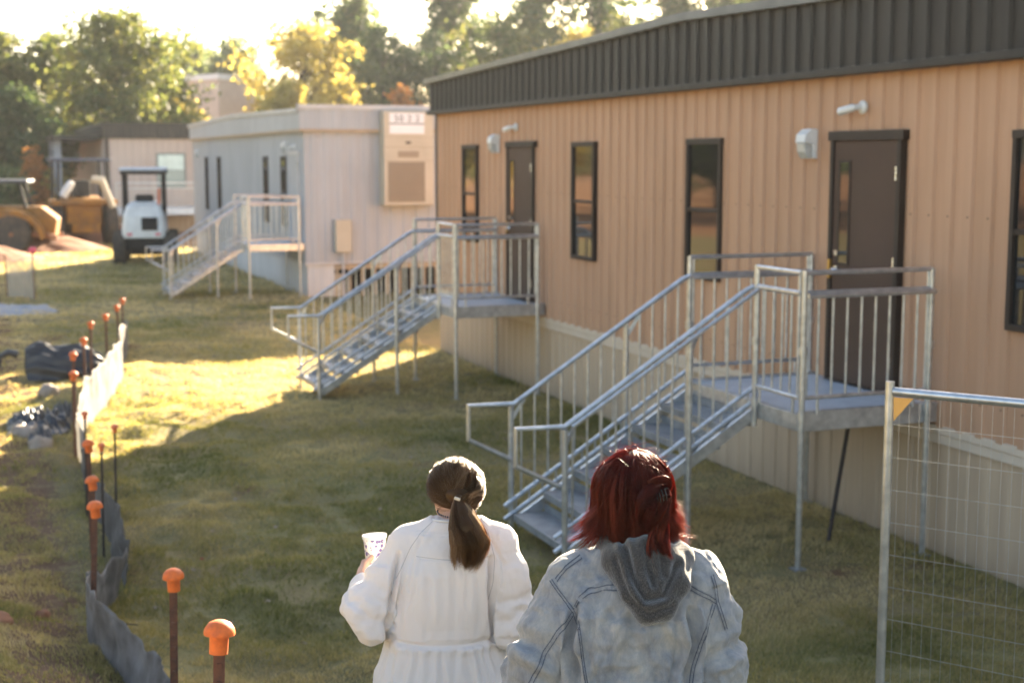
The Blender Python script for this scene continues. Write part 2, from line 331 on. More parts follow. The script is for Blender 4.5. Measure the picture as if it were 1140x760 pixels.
# ================================================================ BUILDINGS
def ribbed(mb,u0,u1,zlo,zhi,face,period=.2286,depth=.012,flat=.5,axis='y',sgn=-1,phase=0):
    """ribbed sheet. axis y: lies in plane x=face running along y; axis x: plane y=face running along x. zhi may be a function"""
    us=[];u=u0-phase
    r=period
    while u<u1:
        us+=[(u,0),(u+r*(flat-.06),0),(u+r*flat,1),(u+r*(1-.06),1)]; u+=r
    us=[(min(max(a,u0),u1),k) for a,k in us]+[(u1,0)]
    prev=None; V=[];F=[]
    for (a,k) in us:
        if prev is not None and abs(a-prev)<1e-5 : continue
        prev=a
        zt=zhi(a) if callable(zhi) else zhi; zb=zlo(a) if callable(zlo) else zlo
        off=face+sgn*depth*k
        for z in (zb,zt): V.append((off,a,z) if axis=='y' else (a,off,z))
    for i in range(len(V)//2-1): F.append((2*i,2*i+2,2*i+3,2*i+1))
    mb.add(V,F)
def window_on(parent,off,face,y0,y1,z0,z1,split=True,mat='bronze',glass='glass',fw=.045,sill=True):
    m=MB(off); x=face-.040
    m.box((x,y0,z0),(face+.02,y0+fw,z1)).box((x,y1-fw,z0),(face+.02,y1,z1)).box((x-.002,y0-.006,z1-fw),(face+.02,y1+.006,z1+.012)).box((x,y0+fw,z0),(face+.02,y1-fw,z0+fw))
    zm=z0+(z1-z0)*.50
    if split: m.box((x+.006,y0+fw,zm-.02),(face+.02,y1-fw,zm+.02))
    fr=m.build('window',MT[mat],parent,bevel=.004)
    g=MB(off); 
    if split: g.box((face-.016,y0+fw,zm+.021),(face+.01,y1-fw,z1-fw)); g.build('pane',MT[glass],fr); g=MB(off); g.box((face-.012,y0+fw,z0+fw),(face+.01,y1-fw,zm-.021)); g.build('pane',MT[glass],fr)
    else: g.box((face-.014,y0+fw,z0+fw),(face+.01,y1-fw,z1-fw)); g.build('pane',MT[glass],fr)
    return fr
def door_on(parent,off,face,y0,y1,z0,z1,mat='door',fmat='bronze',lite=True,hinge='near'):
    m=MB(off); fw=.05; x=face-.045
    m.box((x,y0,z0),(face+.02,y0+fw,z1)).box((x,y1-fw,z0),(face+.02,y1,z1)).box((x-.004,y0-.03,z1-fw),(face+.02,y1+.03,z1+.03))
    fr=m.build('door_frame',MT[fmat],parent,bevel=.004)
    d=MB(off); d.box((face-.03,y0+fw+.004,z0+.012),(face+.01,y1-fw-.004,z1-fw-.004)); dr=d.build('door',MT[mat],parent,bevel=.003)
    th=MB(off); th.box((face-.09,y0,z0-.02),(face+.01,y1,z0+.010)); th.build('threshold',MT['chrome'],parent)
    if lite:
        ly1=y1-fw-.10; ly0=ly1-.13
        lm=MB(off); lz0=z0+1.02; lz1=z0+1.86
        lm.box((face-.038,ly0-.02,lz0-.02),(face-.028,ly0,lz1+.02)).box((face-.038,ly1,lz0-.02),(face-.028,ly1+.02,lz1+.02)).box((face-.038,ly0,lz1),(face-.028,ly1,lz1+.02)).box((face-.038,ly0,lz0-.02),(face-.028,ly1,lz0))
        lf=lm.build('lite_frame',MT['bronze'],dr); g=MB(off); g.box((face-.034,ly0,lz0),(face-.027,ly1,lz1)); g.build('pane',MT['glass'],dr)
    hy=y1-fw-.07
    h=MB(off); h.lathe((face-.03,hy,z0+.96),[(.032,0),(.032,-.012),(.012,-.014),(.012,-.05)],12,'x'); h.tube([(face-.075,hy,z0+.96),(face-.08,hy-.06,z0+.955),(face-.075,hy-.12,z0+.95)],.011)
    h.build('handle',MT['chrome'],dr,True); h=MB(off); h.lathe((face-.03,hy,z0+1.10),[(.026,0),(.026,-.012)],12,'x'); h.build('deadbolt',MT['chrome'],dr,True)
    b=MB(off); b.box((face-.055,y1-.055,z0+.88),(face-.03,y1-.02,z0+1.04)); b.build('strike_plate',MT['brass'],parent)
    for hz in (.2,1.0,1.72):
        q=MB(off); q.tube([(face-.045,y0+fw,z0+hz),(face-.045,y0+fw,z0+hz+.11)],.009); q.build('hinge',MT['chrome'],dr,True)
def wall_pack(parent,off,face,y,z):
    m=MB(off); m.prism([(face-.001,z-.12),(face-.001,z+.13),(face-.07,z+.14),(face-.13,z+.09),(face-.14,z+.02),(face-.05,z+.0),(face-.045,z-.12)],'y',y-.075,y+.075)
    a=m.build('wall_lamp',MT['white'],parent,bevel=.008); l=MB(off); l.prism([(face-.047,z-.115),(face-.047,z+.0),(face-.135,z+.018),(face-.125,z-.06),(face-.09,z-.12)],'y',y-.066,y+.066); l.build('lamp_lens',MT['lens'],a,bevel=.01)
def camera_on(parent,off,face,y,z):
    m=MB(off); m.lathe((face,y,z),[(.055,0),(.055,-.02),(.03,-.035),(.02,-.075)],16,'x'); a=m.build('security_camera',MT['white'],parent,True)
    c=MB(off); c.tube([(face-.075,y,z),(face-.09,y+.03,z-.005),(face-.10,y+.19,z-.03)],[.022,.032,.034],12); c.build('camera_body',MT['white'],a,True)
# ---- main tan building
BX=6.91; S0,S1=4.4,21.62; DEPTH=16.
MO=(BX,S0,0)
mbld=thing('modular_building',MO,'long tan ribbed metal building with dark bronze roof band and two brown doors','building')
def ridge(s): return 4.30+.21*(1-abs(s-13.0)/8.6)
m=MB(MO); ribbed(m,S0,S1,1.0,3.80,BX,depth=.024,flat=.62); ribbed(m,BX,BX+DEPTH,1.0,3.8,S1,axis='x',sgn=1); ribbed(m,BX,BX+DEPTH,1.0,3.8,S0,axis='x'); ribbed(m,S0,S1,1.0,3.8,BX+DEPTH,sgn=1); m.build('wall',MT['siding'],mbld)
m=MB(MO); ribbed(m,S0,S1,-.06,.955,BX+.03); ribbed(m,BX+.03,BX+DEPTH,-.06,.955,S1-.03,axis='x',sgn=1); ribbed(m,BX+.03,BX+DEPTH,-.06,.955,S0+.03,axis='x'); m.build('skirting',MT['skirt'],mbld)
m=MB(MO); m.box((BX-.022,S0-.02,.95),(BX+.05,S1+.02,1.012)); m.box((BX-.008,S0-.02,.87),(BX+.04,S1+.01,.945)); m.build('skirt_trim',MT['trimb'],mbld,bevel=.004)
m=MB(MO); m.box((BX-.024,S1-.05,1.014),(BX+.06,S1+.026,3.77)); m.build('corner_trim',MT['bronze'],mbld)
# screw rows
m=MB(MO)
for s in np.arange(S0+.17,S1,.2286):
    for z in (1.25,2.62): m.lathe((BX-.0245,s,z),[(.007,0),(.007,-.004)],6,'x')
tag(m.build('screws',MT['mansard'],mbld),kind='stuff')
m=MB(MO); ribbed(m,S0-.02,S1+.02,3.80,lambda s:ridge(s)-.07,BX-.12,period=.2286,depth=.026,flat=.62); ribbed(m,BX-.12,BX+DEPTH,3.80,4.22,S1+.02,axis='x',sgn=1,period=.305,depth=.028); ribbed(m,BX-.12,BX+DEPTH,3.80,4.22,S0-.02,axis='x',period=.305,depth=.028)
m.build('mansard_panel',MT['mansard'],mbld)
m=MB(MO); m.box((BX-.165,S0-.06,3.735),(BX+.02,S1+.06,3.798)); m.build('mansard_trim',MT['mansard'],mbld,bevel=.005)
m=MB(MO)
for (a,b) in ((S0-.08,13.0),(13.0,S1+.08)):
    za,zb=ridge(a),ridge(b)
    m.add([(BX-.20,a,za-.09),(BX-.20,b,zb-.09),(BX-.20,b,zb-.012),(BX-.20,a,za-.012),(BX-.10,a,za-.09),(BX-.10,b,zb-.09),(BX-.10,b,zb),(BX-.10,a,za)],[(0,1,2,3),(4,7,6,5),(0,4,5,1),(3,2,6,7),(0,3,7,4),(1,5,6,2)])
m.build('roof_edge',M('roof_edge_metal',(.16,.155,.15),(.11,.107,.104),rough=.35,scale=3,metal=.3),mbld)
m=MB(MO)
m.add([(BX-.10,S0-.08,ridge(S0-.08)-.004),(BX-.10,13,ridge(13)-.004),(BX-.10,S1+.08,ridge(S1+.08)-.004),(BX+DEPTH,S0-.08,ridge(S0-.08)-.004),(BX+DEPTH,13,ridge(13)-.004),(BX+DEPTH,S1+.08,ridge(S1+.08)-.004)],[(0,1,4,3),(1,2,5,4)]); m.box((BX+.05,S0+.05,3.72),(BX+DEPTH-.02,S1-.05,3.79)); m.build('roof',MT['gtrim'],mbld)
for (a,b) in ((19.62,20.26),(15.42,16.10),(12.38,13.10),(7.5,8.19)): window_on(mbld,MO,BX-.022,a,b,1.84,3.24)
for (a,b) in ((17.36,18.35),(9.47,10.46)): door_on(mbld,MO,BX-.022,a,b,1.16,3.25)
for (y,z,cy) in ((18.78,3.25,18.06),(10.79,3.17,10.05)): wall_pack(mbld,MO,BX-.022,y,z); camera_on(mbld,MO,BX-.022,cy,3.47)
# ---- grey building
GX,G0,G1=6.86,31.06,47.7; GO=(GX,G0,0)
gb=thing('modular_building',GO,'low grey ribbed building with an air conditioner on its end wall','building')
def gr(s): return 4.12+.10*(1-abs(s-39.4)/8.4)
m=MB(GO); ribbed(m,G0,G1,.75,3.64,GX,period=.3,depth=.02); ribbed(m,GX,GX+DEPTH,.75,3.64,G0,axis='x',sgn=-1,period=.3,depth=.02); ribbed(m,GX,GX+DEPTH,.75,3.64,G1,axis='x',sgn=1,period=.3,depth=.02); m.build('wall',MT['gsiding'],gb)
m=MB(GO); ribbed(m,G0,G1,-.06,.72,GX+.03); ribbed(m,GX+.03,7.5,-.06,.72,G0+.03,axis='x'); ribbed(m,10.6,GX+DEPTH,-.06,.72,G0+.03,axis='x'); m.build('skirting',MT['gskirt'],gb)
m=MB(GO); m.box((GX-.03,G0-.03,.722),(GX+DEPTH,G1,.765)); m.build('skirt_trim',MT['gtrim'],gb)
m=MB(GO); ribbed(m,GX-.12,GX+DEPTH,3.70,4.16,G0-.12,axis='x',period=.3,depth=.015); 
m.add([(GX-.12,G0-.12,3.70),(GX-.12,39.4,3.70),(GX-.12,G1,3.70),(GX-.12,G1,gr(G1)-.06),(GX-.12,39.4,gr(39.4)-.06),(GX-.12,G0-.12,gr(G0)-.06)],[(0,1,2,3,4,5)])
m.build('fascia',MT['gsiding'],gb)
m=MB(GO); m.box((GX-.13,G0-.13,3.64),(GX+DEPTH,G1+.1,3.698)); m.build('fascia_trim',M('tan_strip',(.45,.33,.22),(.36,.27,.18)),gb)
m=MB(GO)
m.box((GX-.16,G0-.16,4.13),(GX+DEPTH,G0-.02,4.23))
for (a,b) in ((G0-.02,39.4),(39.4,G1+.1)):
    za,zb=gr(a),gr(b); m.add([(GX-.16,a,za-.06),(GX-.16,b,zb-.06),(GX-.16,b,zb+.03),(GX-.16,a,za+.03),(GX+DEPTH,a,za-.06),(GX+DEPTH,b,zb-.06),(GX+DEPTH,b,zb+.03),(GX+DEPTH,a,za+.03)],[(0,1,2,3),(4,7,6,5),(0,4,5,1),(3,2,6,7),(0,3,7,4),(1,5,6,2)])
m.build('roof',MT['gtrim'],gb)
for (a,b) in ((44.55,45.0),(42.2,42.65),(35.1,35.55),(32.95,33.4)): window_on(gb,GO,GX-.02,a,b,1.5,3.1,fw=.035)
door_on(gb,GO,GX-.02,31.45,32.4,1.16,3.2,mat='gsiding',fmat='gtrim',lite=False)
wall_pack(gb,GO,GX-.02,32.75,3.3); camera_on(gb,GO,GX-.02,31.9,3.32); wall_pack(gb,GO,GX-.02,46.3,3.2)
# air conditioner on the end wall
ac0,ac1=8.55,9.70; fy=G0-.02
m=MB(GO); m.box((ac0,fy-.42,2.02),(ac1,fy,4.10)); ac=m.build('air_conditioner',MT['acm'],gb,bevel=.02)
m=MB(GO)
for k in range(20): z=2.12+k*.0425; m.box((ac0+.10,fy-.433,z),(ac1-.22,fy-.422,z+.026))
g1=m.build('intake_grille',MT['grille'],ac)
m=MB(GO); m.box((ac0+.09,fy-.4245,2.10),(ac1-.21,fy-.4195,2.98)); m.build('coil_screen',M('coil_brown',(.22,.17,.12)),ac)
m=MB(GO); m.box((ac0+.32,fy-.432,3.08),(ac0+.80,fy-.421,3.22)); m.build('outlet_grille',MT['grille'],ac)
m=MB(GO); m.box((ac0,fy-.428,3.30),(ac1,fy-.42,3.31)).box((ac0,fy-.428,3.0),(ac1,fy-.42,3.008)).box((ac0,fy-.428,3.52),(ac1,fy-.42,3.526)); m.build('panel_seam',MT['grille'],ac)
m=MB(GO); m.box((ac0+.50,fy-.432,3.38),(ac0+.62,fy-.421,3.43)); m.build('nameplate',MT['ink'],ac)
m=MB(GO); m.box((ac0+.13,fy-.435,3.60),(ac1-.22,fy-.4215,4.05)); sg=m.build('sign',MT['sign'],ac)
m=MB(GO); m.box((ac0+.13,fy-.438,3.805),(ac1-.22,fy-.4352,3.83)); m.build('sign_rule',MT['ink'],sg)
def text_mesh(s,size,loc,mat,name,parent,rot=(R(90),0,0),depth=.003):
    c=bpy.data.curves.new(name,'FONT'); c.body=s; c.size=size; c.extrude=depth; c.align_x='CENTER'; c.align_y='CENTER'; c.space_character=1.15
    o=bpy.data.objects.new(name,c); COL.objects.link(o); dg=bpy.context.evaluated_depsgraph_get(); me=bpy.data.meshes.new_from_object(o.evaluated_get(dg)); bpy.data.objects.remove(o)
    q=link_mesh(name,me,mat,parent); q.location=loc; q.rotation_euler=rot; return q
text_mesh('50 2 2',.20,((ac0+ac1)/2-.045-GX,-.02-.436,3.93),MT['ink'],'lettering',ac)
# meter box, pipes, crawl-space opening
m=MB(GO); m.box((7.50,fy-.17,.99),(7.86,fy,1.72)); eb=m.build('meter_box',MT['acm'],gb,bevel=.012)
m=MB(GO); m.tube([(7.68,fy-.09,.99),(7.68,fy-.09,.0)],.025); m.build('conduit',MT['gtrim'],eb,True)
m=MB(GO); m.box((7.5,G0+.9,-.05),(10.6,G0+.95,.72)); m.build('crawl_space_dark',MT['black'],gb)  # added black sheet, stands in for the darkness under the floor
m=MB(GO)
for k in range(11): x=7.55+k*.29; m.box((x,G0+.05,-.05),(x+.05,G0+.09,.72))
m.box((7.5,G0+.045,.60),(10.6,G0+.10,.70)); m.box((7.5,G0+.03,-.05),(7.75,G0+.07,.5)); m.build('crawl_space_slats',MT['plywood'],gb)
# ---- third building
TX,T0,T1=5.15,60.0,84.0; TO=(TX,T0,0)
tb=thing('modular_building',TO,'far tan building with dark roof band and one pale window','building')
zt0=.12
m=MB(TO); ribbed(m,TX,TX+12,.7,3.86,T0,axis='x',period=.3,depth=.02); ribbed(m,T0,T1,.7,3.86,TX,period=.3,depth=.02); m.build('wall',MT['siding'] if 0 else M_siding('pale_tan_siding',(.55,.43,.36),(.48,.37,.31)),tb)
m=MB(TO); ribbed(m,TX,TX+12,-.1,.7,T0+.02,axis='x'); ribbed(m,T0,T1,-.1,.7,TX+.02); m.build('skirting',MT['skirt'],tb)
m=MB(TO); ribbed(m,TX-.1,TX+12,3.87,4.42,T0-.12,axis='x',period=.305,depth=.03); ribbed(m,T0-.12,T1,3.87,4.42,TX-.12,period=.305,depth=.03); m.build('mansard_panel',MT['mansard'],tb)
m=MB(TO); m.box((TX-.15,T0-.16,4.42),(TX+12,T1,4.50)); m.build('roof',MT['mansard'],tb)
m=MB(TO); m.box((TX-.03,T0-.03,.0),(TX+.10,T0+.10,3.86)); m.build('corner_trim',MT['bronze'],tb)
def win_x(parent,off,y,x0,x1,z0,z1):
    m=MB(off); m.box((x0,y-.05,z0),(x1,y,z1)); f=m.build('window',MT['grille'] if 0 else M('green_grey_frame',(.22,.25,.22),(.18,.2,.18)),parent); zm=(z0+z1)/2
    a=MB(off); a.box((x0+.07,y-.058,zm+.02),(x1-.07,y-.051,z1-.07)); a.build('pane',MT['paleglass'],f)
    a=MB(off); a.box((x0+.07,y-.058,z0+.07),(x1-.07,y-.051,zm-.02)); a.build('pane',M('dim_pane',(.25,.32,.29),(.18,.24,.22),rough=.08),f)
win_x(tb,TO,T0-.02,7.12,8.28,1.88,3.28)
for s in (62.5,66,70,75):
    m=MB(TO); m.box((TX-1.9,s-.14,0),(TX-1.6,s+.14,3.8)); m.build('porch_post',M('blue_grey_post',(.33,.36,.40),(.28,.30,.34)),tb)
m=MB(TO); m.box((TX-2.0,61.5,3.8),(TX-.16,T1,4.0)); m.build('porch_roof',MT['mansard'],tb)
# ---- far masonry block above the grey roof
c0=W(209,95); c1=W(248,92.5); c2=W(288,97)
sb=thing('school_building',(c1.x,c1.y,0),'tall plain tan masonry block with white coping behind the grey roof','building')
def quad(a,b,z0,z1,th=.0): return [(a.x,a.y,z0),(b.x,b.y,z0),(b.x,b.y,z1),(a.x,a.y,z1)]
c3=c0+(c2-c1)
for nm,z0,z1,ex,mt in (('wall',-.5,8.1,0,'block'),('coping',8.1,8.45,.15,'coping')):
    m=MB((c1.x,c1.y,0)); ctr=(c0+c2)/2; P4=[p+(p-ctr).normalized()*ex for p in (c0,c1,c2,c3)]
    m.prism([(p.x,p.y) for p in P4],'z',z0,z1); m.build(nm,MT[mt],sb)
# ================================================================ STAIRS WITH LANDINGS
def make_stairs(name,label,group):
    root=thing(name,(0,0,0),label,'staircase',group=group)
    g=MT['galv']; H0=1.17; PR=.023
    def P(nm,mb,mt=None,par=None,**k): return mb.build(nm,mt or g,par or root,**k)
    LX,LY=1.20,1.70; OY=.63
    d=MB(); 
    for k in range(4): y=.03+k*.435; d.box((.03,y,H0-.045),(LX,y+.425,H0))
    P('deck',d,MT['galv2'])
    f=MB(); f.box((-.02,-.022,H0-.13),(LX,.022,H0+.022)); f.box((-.02,LY-.022,H0-.13),(LX,LY+.022,H0+.022)); f.box((-.022,.024,H0-.13),(.022,LY-.024,H0-.003)); f.box((LX-.03,.024,H0-.13),(LX,LY-.024,H0-.047)); f.box((.3,.024,H0-.12),(.34,LY-.024,H0-.047)); P('deck_frame',f,bevel=.004)
    for (x,y,z0,z1) in ((-.025,-.045,0,2.24),(1.09,-.045,0,2.23),(-.025,LY+.045,0,2.23),(LX-.03,LY+.045,0,2.22),(-.045,OY-.03,.98,2.24)):
        m=MB(); m.tube([(x,y,z0-.03 if z0==0 else z0),(x,y,z1)],PR,10); p=P('post',m,smooth=True)
        if z0==0:
            q=MB(); q.box((x-.05,y-.05,-.01),(x+.05,y+.05,.010)); P('foot_plate',q,MT['tread'],par=p)
        for zc in (1.62,H0-.03): q=MB(); q.lathe((x,y,zc),[(.031,0),(.031,.06)],10); P('clamp',q,par=p,smooth=True)
    m=MB(); m.tube([(LX-.25,.75,H0-.13),(LX-.60,.50,.02)],.018); P('brace',m,MT['rebar'],smooth=True)
    def railing(a,b,upper=True,mid=True,zl=1.30,n=None):
        a=Vector(a);b=Vector(b);m=MB(); 
        def at(t,z): q=a.lerp(b,t); return (q.x,q.y,z)
        if upper: m.tube([at(0,2.225),at(1,2.225)],.019)
        m.tube([at(0,2.075),at(1,2.075)],.021); m.tube([at(0,zl),at(1,zl)],.017); [m.tube([at(q_,zl),at(q_,2.225)],.010,6) for q_ in (.03,.97)]
        t=(b-a).normalized(); s=Vector((t.y,-t.x,0))*.05; q0=Vector(at(.0,2.06))+s; q1=Vector(at(1,2.06))+s; hh=MB(); hh.tube([q0,q1],.019)
        r=P('railing',m,smooth=True); P('handrail',hh,par=r,smooth=True); L=(b-a).length; n=n or max(1,int(L/.118))
        for k in range(1,n):
            q=MB(); q.tube([at(k/n,zl),at(k/n,2.07)],.009,6); P('baluster',q,par=r,smooth=True)
        for tt in (.12,.88): q=MB(); q.tube([at(tt,H0),at(tt,zl)],.012); P('stub',q,par=r,smooth=True)
    railing((-.025,-.045,0),(1.09,-.045,0)); railing((-.045,-.03,0),(-.045,OY-.03,0)); railing((-.025,LY+.045,0),(LX-.03,LY+.045,0))
    # flight
    x0=-.04; RUN=.267; RISE=H0/7
    for k in range(1,7):
        z=H0-RISE*k; xa=x0-RUN*(k-1); xb=xa-RUN
        m=MB(); m.box((xb-.015,OY+.03,z-.035),(xa,LY-.03,z)); m.box((xb-.015,OY+.03,z-.06),(xb-.003,LY-.03,z-.036)); t=P('tread',m,MT['tread'],bevel=.003)
        if k>1 or True:
            q=MB(); q.box((xa-.006,OY+.03,z+.002),(xa,LY-.03,z+RISE*.40)); P('riser',q,MT['tread'],par=t)
    sl=RISE/RUN
    for y in (OY,LY):
        def zz(x,base): return base+(x-x0)*sl
        m=MB(); m.beam((x0,y,zz(x0,H0-.10)),(-1.62,y,zz(-1.62,H0-.10)),.03,.09); P('stringer',m,bevel=.003)
        m=MB(); m.tube([(x0,y,zz(x0,1.28)),(-1.72,y,zz(-1.72,1.28))],.018); m.tube([(x0,y,zz(x0,1.17)),(-1.72,y,zz(-1.72,1.17))],.018)
        n=8
        for k in range(14):
            x=-1.62+k*.118; q=x; m.tube([(x,y,zz(x,1.17)),(x,y,zz(x,1.28))],.007,6)
        P('lower_rail',m,smooth=True)
        m=MB(); zt=2.075; m.tube([(x0,y,zt),(-.12,y,zt-.03),(-1.64,y,zz(-1.64,zt)),(-2.03,y,zz(-1.64,zt)+.01),(-2.03,y,zz(-1.64,zt)-.27),(-1.66,y,zz(-1.64,zt)-.46)],.020,10)
        ys=y-.055 if y==OY else y+.055
        r=P('handrail',m,smooth=True); q=MB(); q.tube([(x0,ys,zt-.02),(-1.60,ys,zz(-1.60,zt)-.02)],.016,8); P('grab_rail',q,par=r,smooth=True)
        k=0
        for i in range(1,14):
            x=x0-i*.118
            if x<-1.60: break
            q=MB(); q.tube([(x,y,zz(x,1.28)),(x,y,zz(x,zt))],.009,6); P('baluster',q,par=r,smooth=True)
        for (x,z0) in ((-1.65,.02),(-.62,0)):
            m=MB(); m.tube([(x,y+(-.035 if y==OY else .035),z0-.02),(x,y+(-.035 if y==OY else .035),zz(x,zt)-.01)],PR,10); p=P('post',m,smooth=True)
            q=MB(); q.beam((x,y+(-.035 if y==OY else .035),zz(x,zt)-.14),(x+.1,y,zz(x+.1,zt)-.02),.012,.03); P('bracket',q,par=p)
    return root
GRP='galvanised access stairs with landings'
st=make_stairs('access_stairs','near galvanised steps and landing at the nearer brown door',GRP); st.location=(5.69,8.98,0)
for (s,dx,l) in ((17.05,0,'middle galvanised steps and landing at the farther brown door'),(31.15,-.05,'far galvanised steps and landing beside the grey building corner')):
    c=copy_tree(st); c.location=(5.69+dx,s,0); c['label']=l
    for ch in list(c.children):
        if ch.name.startswith('brace'): bpy.data.objects.remove(ch)
# far landing only
st4=thing('access_landing',(5.3,57.9,0),'small galvanised landing with railing before the far tan building','landing')
m=MB(); m.box((0,0,.85),(3.5,1.9,1.1)); m.build('deck',MT['galv2'],st4)
m=MB()
for x in (0,1.75,3.5): m.tube([(x,0,0),(x,0,2.1)],.03)
m.tube([(0,0,2.1),(3.5,0,2.1)],.03); m.tube([(0,0,1.9),(3.5,0,1.9)],.03); m.tube([(0,0,1.2),(3.5,0,1.2)],.02); m.build('railing',MT['galv'],st4,True)
for k in range(1,26):
    m=MB(); m.tube([(k*.136,0,1.2),(k*.136,0,1.9)],.012,6); m.build('baluster',MT['galv'],st4)
# ================================================================ SILT FENCE, STAKES, FENCE PANEL
def cap_mesh(r,h,off=0):
    m=MB(); m.lathe((0,0,off),[(r*.60,-h*.75),(r*.62,-h*.05),(r*.66,0),(r*1.0,0),(r*1.02,h*.10),(r*.95,h*.28),(r*.72,h*.47),(r*.38,h*.57),(.001,h*.60)],18); return m
def t_post(b,s,h,lean,label):
    z=gz(b,s); o=thing('fence_post',(b,s,z-.05),label,'fence post',group='rusty studded posts with orange caps'); o.rotation_euler=(lean[1],lean[0],random.uniform(-.4,.4))
    h=h+.05; m=MB(); m.box((-.017,-.003,-.2),(.017,.003,h-.03)); m.box((-.003,.0031,-.2),(.003,.026,h-.03)); 
    for k in range(int(h/.055)): m.box((-.007,-.010,.03+k*.055),(.007,-.0031,.045+k*.055))
    p=m.build('post',MT['rust'],o,bevel=.0008); cq=cap_mesh(.046,.075,0).build('cap',MT['orange'],o,True); cq.location=(0,.004,h-.005); cq.rotation_euler=(random.uniform(-.13,.13),random.uniform(-.13,.13),0)
TP=[(.60,4.13,.80,(.035,0),'rusty studded post with orange cap standing closest to the two people'),
 (.73,6.16,.80,(.02,0),'rusty studded post with orange cap next after the closest one along the lawn'),
 (.55,8.49,.82,(.05,0),'orange capped post where the loose grey fabric folds at its foot'),
 (.67,9.9,.88,(.01,0),'orange capped rusty post just behind the one at the fabric fold'),
 (.75,11.2,.86,(0,0),'orange capped post between two thin black stakes'),
 (.87,14.9,.86,(.01,0),'lower of two orange capped posts beside the crumpled sheeting'),
 (.98,16.5,.86,(0,0),'upper of two orange capped posts beside the crumpled sheeting'),
 (1.19,17.9,.86,(0,0),'orange capped post against the right end of the black plastic heap'),
 (1.37,19.4,.86,(.02,0),'orange capped post just beyond the black plastic heap'),
 (1.68,20.6,.86,(0,0),'lone orange capped post at the middle of the white sunlit fabric'),
 (1.98,22.0,.86,(-.02,0),'nearer post of the close pair at the far fence end'),
 (2.12,23.0,.86,(.02,0),'farther post of the close pair at the far fence end')]
for a in TP: t_post(*a)
for (b,s,h,l) in ((.80,12.45,.92,'thin black stake with small orange cap left of the white fabric'),(.97,11.6,.92,'thin black stake with small orange cap standing right of the fence'),(.83,11.15,.90,'thin black stake with small orange cap close beside a thick capped post')):
    o=thing('rebar_stake',(b,s,gz(b,s)-.05),l,'stake',group='thin black stakes with small caps'); o.rotation_euler=(random.uniform(-.02,.02),.015,0)
    m=MB(); m.tube([(0,0,-.2),(0,0,h+.02)],.010,8); m.build('stake',MT['rebar'],o,True); cap_mesh(.028,.05,h+.02).build('cap',MT['faded'],o,True)
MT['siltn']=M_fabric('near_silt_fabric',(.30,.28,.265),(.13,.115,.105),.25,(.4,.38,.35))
def fabric(name,pts,mat,label,cat,seed,htop,folds=.05,group=None):
    """hanging cloth following plan points (b,s,height,lean), with billows"""
    P=np.array(pts,float); seg=np.r_[0,np.cumsum(np.hypot(np.diff(P[:,0]),np.diff(P[:,1])))]; L=seg[-1]; n=int(L/.035)+2; k=14
    u=np.linspace(0,L,n)
    def sm(col):
        a=np.interp(u,seg,P[:,col]); w=9; ap=np.r_[np.full(w,a[0]),a,np.full(w,a[-1])]; return np.convolve(ap,np.ones(2*w+1)/(2*w+1),'same')[w:-w]
    b,s,h,ln=[sm(c) for c in range(4)]
    tb,ts=np.gradient(b),np.gradient(s); nn=np.hypot(tb,ts); nb,ns=ts/nn,-tb/nn
    V=[]
    for j in range(k+1):
        v=j/k
        fold=(fbm(u*3.2,np.full(n,v*1.2),seed)-.5)*folds*2.2+(fbm(u*9,np.full(n,v*2.5),seed+3)-.5)*folds*.9+(fbm(u*26,np.full(n,v*5.),seed+4)-.5)*folds*.35
        hh=h*(1+.10*(fbm(u*1.7,u*0,seed+9)-.5)*v); out=ln*v+fold*(.3+.7*v)
        fold=fold+(np.abs(fbm(u*6+v*2.2,u*2-v*3,seed+21)-.5)*-2+.5)*folds*.55; out=ln*v+fold*(.3+.7*v)
        V.append(np.stack([b+nb*out,s+ns*out,gh(b,s)-.04+hh*v+(fbm(u*12,u*0,seed+5)-.5)*.03*v],-1))
    V=np.stack(V,0); o0=V[0,0].copy(); V=V-o0
    i,j=np.meshgrid(np.arange(n-1),np.arange(k),indexing='ij'); a=(j*n+i).ravel(); F=np.stack([a,a+1,a+n+1,a+n],-1)
    o=npmesh(name,V.reshape(-1,3),F,mat); o.location=o0; tag(o,label,cat,group)
    md=o.modifiers.new('thick','SOLIDIFY'); md.thickness=.0015
    return o
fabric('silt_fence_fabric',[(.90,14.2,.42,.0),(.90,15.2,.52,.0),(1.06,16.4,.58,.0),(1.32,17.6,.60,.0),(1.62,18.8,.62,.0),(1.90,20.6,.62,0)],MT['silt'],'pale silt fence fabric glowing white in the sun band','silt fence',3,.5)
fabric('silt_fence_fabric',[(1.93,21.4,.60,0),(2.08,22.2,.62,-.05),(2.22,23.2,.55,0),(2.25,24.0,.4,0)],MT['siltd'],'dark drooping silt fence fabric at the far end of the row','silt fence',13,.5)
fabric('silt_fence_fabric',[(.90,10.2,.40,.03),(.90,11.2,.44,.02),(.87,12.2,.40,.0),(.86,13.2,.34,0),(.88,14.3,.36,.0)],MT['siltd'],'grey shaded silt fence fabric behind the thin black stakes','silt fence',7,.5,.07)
fabric('silt_fence_fabric',[(.98,4.6,.24,.02),(.86,5.8,.26,.03),(.72,7.0,.28,.05),(.63,7.6,.32,.05),(.54,8.1,.38,.0),(.52,8.6,.44,-.02),(.60,9.2,.40,.03),(.72,9.7,.40,.05),(.86,10.25,.40,.06)],MT['siltn'],'loose folded grey silt fabric sagging at the nearest fence end','silt fence',17,.5,.045)
